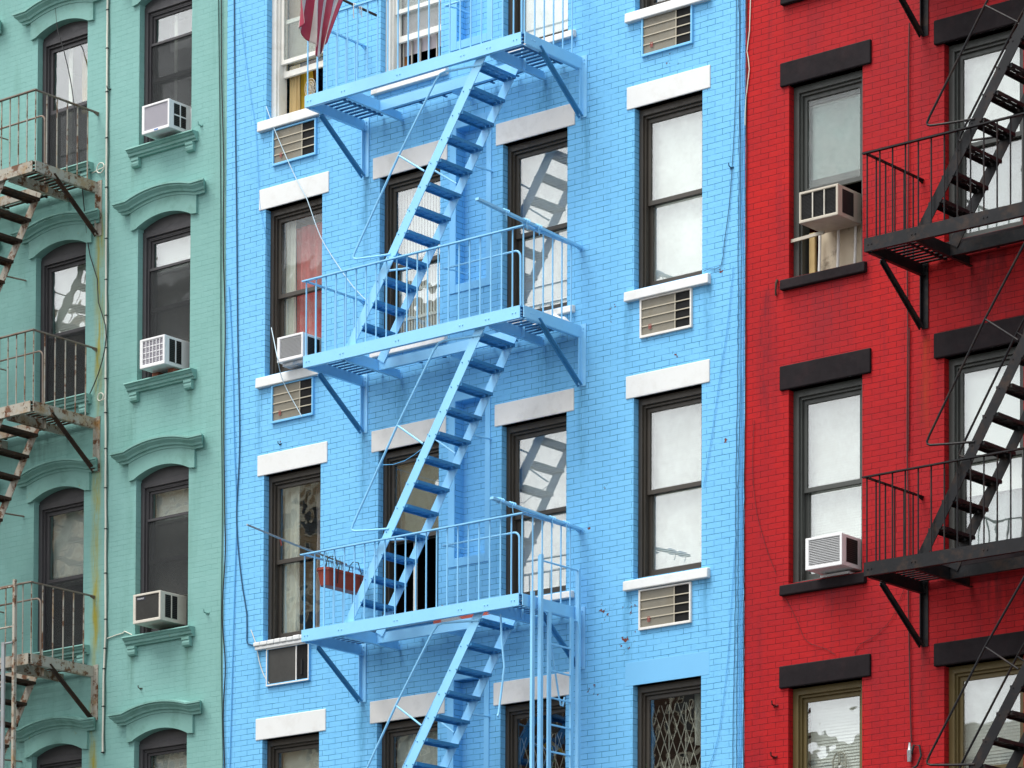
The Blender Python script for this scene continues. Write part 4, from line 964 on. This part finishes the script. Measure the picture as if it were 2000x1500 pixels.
# plants on the sills of the bottom row
def plant(x, y, zsill, ztips, n, label, pot=True, spread=.12, seed=0):
    r = random.Random(seed); t = thing('potted_plant', (x, y, zsill), label, 'plant')
    MB().tube([(x, y, zsill), (x, y, zsill+.16), (x, y, zsill+.18), (x, y, zsill+.18)], [.06, .085, .09, .07], 14).build('pot', M['terracotta'], t, smooth=True)
    sm = MB(); lf = MB()
    for k in range(n):
        tx, ty, tz = x+r.uniform(-spread, spread), y+r.uniform(-.04, .05), ztips-r.uniform(0, .32)
        pts = [(x+r.uniform(-.02,.02), y, zsill+.15), (x+(tx-x)*.4, y+(ty-y)*.5, zsill+.15+(tz-zsill-.15)*.55), (tx, ty, tz)]
        sm.tube(pts, [.006, .005, .002], 5)
        for q_ in range(9):
            f = .55+.45*q_/8; bx, by, bz = [pts[1][i]+(pts[2][i]-pts[1][i])*(f-.55)/.45 for i in range(3)]
            a = r.uniform(0, 2*PI); L_ = r.uniform(.05, .085); w_ = L_*.34; dx, dy, dz = math.cos(a), math.sin(a)*.6, r.uniform(-.5, .5)
            d_ = Vector((dx, dy, dz)).normalized(); s_ = d_.cross(Vector((0,0,1))).normalized()
            B0 = Vector((bx, by, bz)); m_ = B0+d_*L_*.5+Vector((0,0,.008))
            lf.add([B0, m_+s_*w_, B0+d_*L_, m_-s_*w_, m_-Vector((0,0,.010))], [(0,1,4),(1,2,4),(2,3,4),(3,0,4)])
    sm.build('stem', M['stem'], t); lf.build('foliage', M['leaf'], t)
a = W(1068, 1470, -.02); plant(a.x, -.02, 7.13, W(1068, 1462, -.02).z, 7, 'leafy plant behind the drop ladder at the foot of the blue wall', seed=3)
a = W(1280, 1490, -.02); plant(a.x, -.02, 7.13, W(1280, 1484, -.02).z, 8, 'green plant top on the sill below the latticed window at lower right', seed=5, spread=.16)

# ------------------------------------------------------------------ cables and small wall fittings
def cable(pts, r, mat, label, name='cable', group=None, y=-.012, cat='cable', rough=0.0, seed=1):
    """cable run along the facade through photo pixels unprojected on the wall plane, smoothed"""
    P = [W(a, b, (c[0] if c else y)) for a, b, *c in pts]
    Q = []
    for i in range(len(P)-1):
        p0, p1, p2, p3 = P[max(i-1, 0)], P[i], P[i+1], P[min(i+2, len(P)-1)]
        n = max(2, int((p2-p1).length/.12))
        for k in range(n):
            t = k/n; Q.append(.5*((2*p1)+(p2-p0)*t+(2*p0-5*p1+4*p2-p3)*t*t+(3*p1-p0-3*p2+p3)*t**3))
    Q.append(P[-1]); rr = random.Random(seed)
    if rough: Q = [q+Vector((rr.uniform(-rough, rough), 0, 0)) for q in Q]
    o = MB().tube(Q, r, 6).build(name, mat, smooth=True, origin=P[0]); tag(o, label, cat, group); return o
CB = 'cables running down beside the red boundary'
# bundle between blue and red
top, bot = -40, 1560
defs = [(1446, 1442, 1437, 1432, .0042, 'cable_navy', 'dark blue cable hanging loosest and furthest left beside the red boundary'), (1451, 1448, 1446, 1443, .0045, 'cable_blue', 'pale blue painted cable second from the left beside the red boundary'),
        (1443, 1447, 1442, 1439, .0045, 'cable_navy', 'dark blue cable running straight beside the red boundary'), (1455, 1452, 1449, 1447, .005, 'cable_blue', 'pale blue cable nearest the red wall'),
        (1459.5, 1457, 1454, 1452.5, .0055, 'cable_black', 'black cable marking the seam of blue and red walls')]
for k, (a, b, c_, d_, r, mt, lab) in enumerate(defs):
    cable([(a, top), ((a+b)/2, 200), (b, 460), (b-1, 700), (c_, 950), (c_-1, 1180), (d_, 1380), (d_-1, bot)], r, M[mt], lab, group=CB, rough=.006, seed=k)
cable([(1466, -30), (1464, 60), (1459, 100), (1464, 135), (1457, 190), (1455, 245)], .006, M['cable_white'], 'white twisted wire at the top of the red wall', rough=.003)
cable([(1438, -20), (1436, 200), (1426, 380), (1415, 470), (1408, 520), (1385, 525), (1374, 530)], .0042, M['cable_navy'], 'loose blue wire dropping to the right of the top white blind')
cable([(1432, 520), (1420, 640), (1405, 740), (1390, 850), (1374, 950)], .003, M['cable_blue'], 'slack blue wire reaching the edge of the middle right window')
cable([(1436, 1050), (1428, 1180), (1420, 1300), (1402, 1440), (1380, 1510)], .003, M['cable_blue'], 'slack blue wire low on the right of the blue wall')
# left edge
cable([(432, -30), (433, 150), (437, 330), (436, 480), (440, 640), (437, 800), (439, 1000), (440, 1080), (434, 1200), (440, 1300), (436, 1400), (440, 1520)], .008, M['cable_black'], 'black cable along the seam of the green and blue walls', y=-.02)
cable([(426, -30), (429, 200), (431, 400), (431, 600), (432, 800), (434, 1000), (432, 1250), (436, 1520)], .006, M['cable_green'], 'dark green cable on the green wall beside the black seam cable', y=-.012)
cable([(457, -30), (459, 200), (462, 420), (464, 640), (468, 860), (462, 1000), (466, 1080), (474, 1150), (482, 1200), (482, 1250), (486, 1258), (500, 1261)], .008, M['cable_navy'], 'dark cable on the left of the blue wall ending at the lowest sill')
cable([(447, 560), (454, 700), (458, 880), (462, 1000), (458, 1150), (454, 1300), (448, 1520)], .006, M['cable_blue'], 'blue painted cable low on the left of the blue wall')
cable([(468, 20), (488, 180), (500, 260), (508, 400), (520, 470), (521, 560)], .003, M['cable_blue'], 'thin blue wire left of the top left blue window')
cable([(520, 208), (535, 250, -.05), (565, 320), (585, 362, -.03), (600, 390, -.03), (612, 425, -.03), (626, 462), (648, 500), (690, 560), (730, 600)], .0055, M['cable_pale'], 'pale cord slanting across the upper left lintel of the blue wall', y=-.03)
cable([(530, 640, -.02), (542, 700, -.22), (548, 730, -.1), (560, 760, -.04), (590, 814, -.04)], .005, M['cable_pale'], 'pale cord hanging past the white air conditioner and wall unit')
cable([(490, 1230), (500, 1258), (506, 1290), (515, 1318), (526, 1335)], .006, M['cable_white'], 'short pale cord beside the dark grey wall unit')
# green wall
cable([(104, -30), (110, 30), (113, 60), (125, 100), (140, 170, -.02), (150, 260, -.05), (160, 360, -.05), (168, 440), (176, 500), (190, 545), (192, 590), (206, 635), (205, 680), (192, 730), (175, 770)], .007, M['cable_black'], 'loose black cable wandering down the green wall', y=-.03)
t = thing('conduit', (-2.08, 0, 9), 'off white cable run strapped straight down the green wall', 'conduit')
P = [W(208+(.7*math.sin(y/37.)), y) for y in range(-30, 1540, 30)]
xs_ = [(212, -30), (211, 120), (210, 300), (209, 500), (209, 640), (208, 760), (208, 900), (208, 1060), (208, 1240), (204, 1320), (202, 1500)]
Q = []
for i in range(len(xs_)-1):
    (a, b), (c2, d2) = xs_[i], xs_[i+1]
    for k in range(6): f = k/6; q = W(a+(c2-a)*f, b+(d2-b)*f); Q.append((q.x+rnd.uniform(-.003, .003), -.016, q.z))
MB().tube(Q, .0125, 8).build('pipe', M['cable_white'], t, smooth=True)
MB().tube([(x+.028+.008*math.sin(z*9), -.012, z) for x, y_, z in Q], .006, 6).build('wire', M['cable_green'], t, smooth=True)
for i in range(2, len(Q), 3): x, y_, z = Q[i]; MB().box(x-.018, x+.02, -.031, 0, z-.006, z+.006).build('clip', M['cable_black'], t)
def loops(cx, cy, r, n, lab, tail):
    c = W(cx, cy); pts = [(c.x+r*math.cos(a*.5)*(1+.06*math.sin(a)), -.02-.002*a*.2, c.z+r*math.sin(a*.5)) for a in range(n)]
    o = MB().tube(pts+[tuple(W(*tail))], .007, 6).build('cable_coil', M['cable_white'], smooth=True, origin=c); tag(o, lab, 'coil', 'white cable coils on the green wall')
loops(199, 329, .065, 26, 'white looped cable coil beside the top green balcony bracket', (180, 338))
loops(199, 776, .050, 24, 'small white cable ring beside the middle green balcony', (207, 778))
cable([(209, 1247), (228, 1240), (241, 1236), (243, 1233), (258, 1240)], .007, M['cable_white'], 'white cable branching to the lowest green sill')
# red wall
cable([(1776, 45), (1774, 160), (1774, 300), (1772, 520), (1773, 640), (1772, 760), (1772, 900), (1775, 1020), (1774, 1160), (1776, 1270), (1778, 1380), (1780, 1450)], .0085, M['cable_red'], 'long dark cable hanging down the red wall to a lamp socket', y=-.02)
cable([(1776, 640), (1775, 760), (1774, 880)], .006, M['cable_red'], 'second short dark cable beside the long one on the red wall', y=-.02)
cable([(1473, 820), (1470, 920), (1478, 1000), (1488, 1040), (1500, 1080), (1512, 1110), (1516, 1122)], .0026, M['cable_red'], 'thin dark red wire left of the lower red window')
cable([(1534, 1168), (1546, 1190), (1558, 1215), (1570, 1245), (1585, 1258), (1610, 1266), (1632, 1279)], .0026, M['cable_red'], 'thin wire curving from the red sill down to the lowest left lintel')
cable([(1668, 1276), (1680, 1258), (1705, 1245), (1730, 1222), (1745, 1202), (1758, 1170), (1766, 1150)], .0026, M['cable_red'], 'thin wire climbing from the lowest left lintel to the black bracket')
c = W(1780, 1470); t = thing('lamp_socket', (c.x, 0, c.z), 'bare lamp socket with a hooked cord hanging low on the red wall', 'lamp socket')
MB().tube([(c.x, -.03, c.z+.10), (c.x, -.03, c.z+.03), (c.x, -.03, c.z+.02), (c.x-.005, -.03, c.z-.10)], [.012, .022, .030, .022], 12).build('socket', M['steel'], t, smooth=True)
MB().tube([(c.x+.02, -.03, c.z-.02), (c.x+.05, -.03, c.z+.07), (c.x+.12, -.03, c.z+.06), (c.x+.14, -.03, c.z-.05), (c.x+.09, -.03, c.z-.15), (c.x+.03, -.03, c.z-.18)], .012, 8).build('cord', M['cable_black'], t, smooth=True)
HK = 'rusted hooks on the walls'
def hook(px, py, mat, lab, s=1.0):
    c = W(px, py); o = MB().tube([(c.x, .01, c.z), (c.x, -.05*s, c.z), (c.x+.005, -.085*s, c.z+.008*s), (c.x+.005, -.09*s, c.z+.045*s)], .009*s, 7)
    o.tube([(c.x-.03*s, -.004, c.z-.004), (c.x+.03*s, -.004, c.z+.004)], .010*s, 6); tag(o.build('wall_hook', mat, smooth=True, origin=c), lab, 'hook', HK)
hook(1516, 1379, M['cable_red'], 'upper rusty hook left of the olive framed red window'); hook(1514, 1479, M['cable_red'], 'lower rusty hook left of the olive framed red window')
hook(1430, 328, M['cable_navy'], 'small dark hook right of the top white blind on the blue wall', .8); hook(406, 1198, M['green_stone'], 'green painted hook right of the cream air conditioner', .9); hook(276, 1345, M['rusty_dark'], 'dark stub hook between the lowest green sill and hood', .7)
hook(215, 175, M['cable_black'], 'small black hook beside the white conduit near the top green balcony', .7); hook(394, 246, M['green_stone'], 'green hook right of the top green sill', .8)
hook(548, 868, M['cable_black'], 'small dark hook above the middle left white lintel', .6)
c = W(1519, 565); tag(MB().tube([(c.x, -.01, c.z+.10), (c.x, -.03, c.z+.06), (c.x-.006, -.03, c.z-.02), (c.x-.015, -.012, c.z-.07)], [.012, .014, .010, .012], 8).build('pipe_stub', M['rusty_dark'], smooth=True, origin=c), 'rusty pipe stub left of the upper black sill on the red wall', 'pipe')
# clothes line wire strung from the handrail to the wall
cable([(690, 890, -.05), (745, 908, -.95), (790, 900, -.96), (835, 868, -.96)], .004, M['cable_blue'], 'thin wire sagging from the lower blue stair handrail', y=-.5)
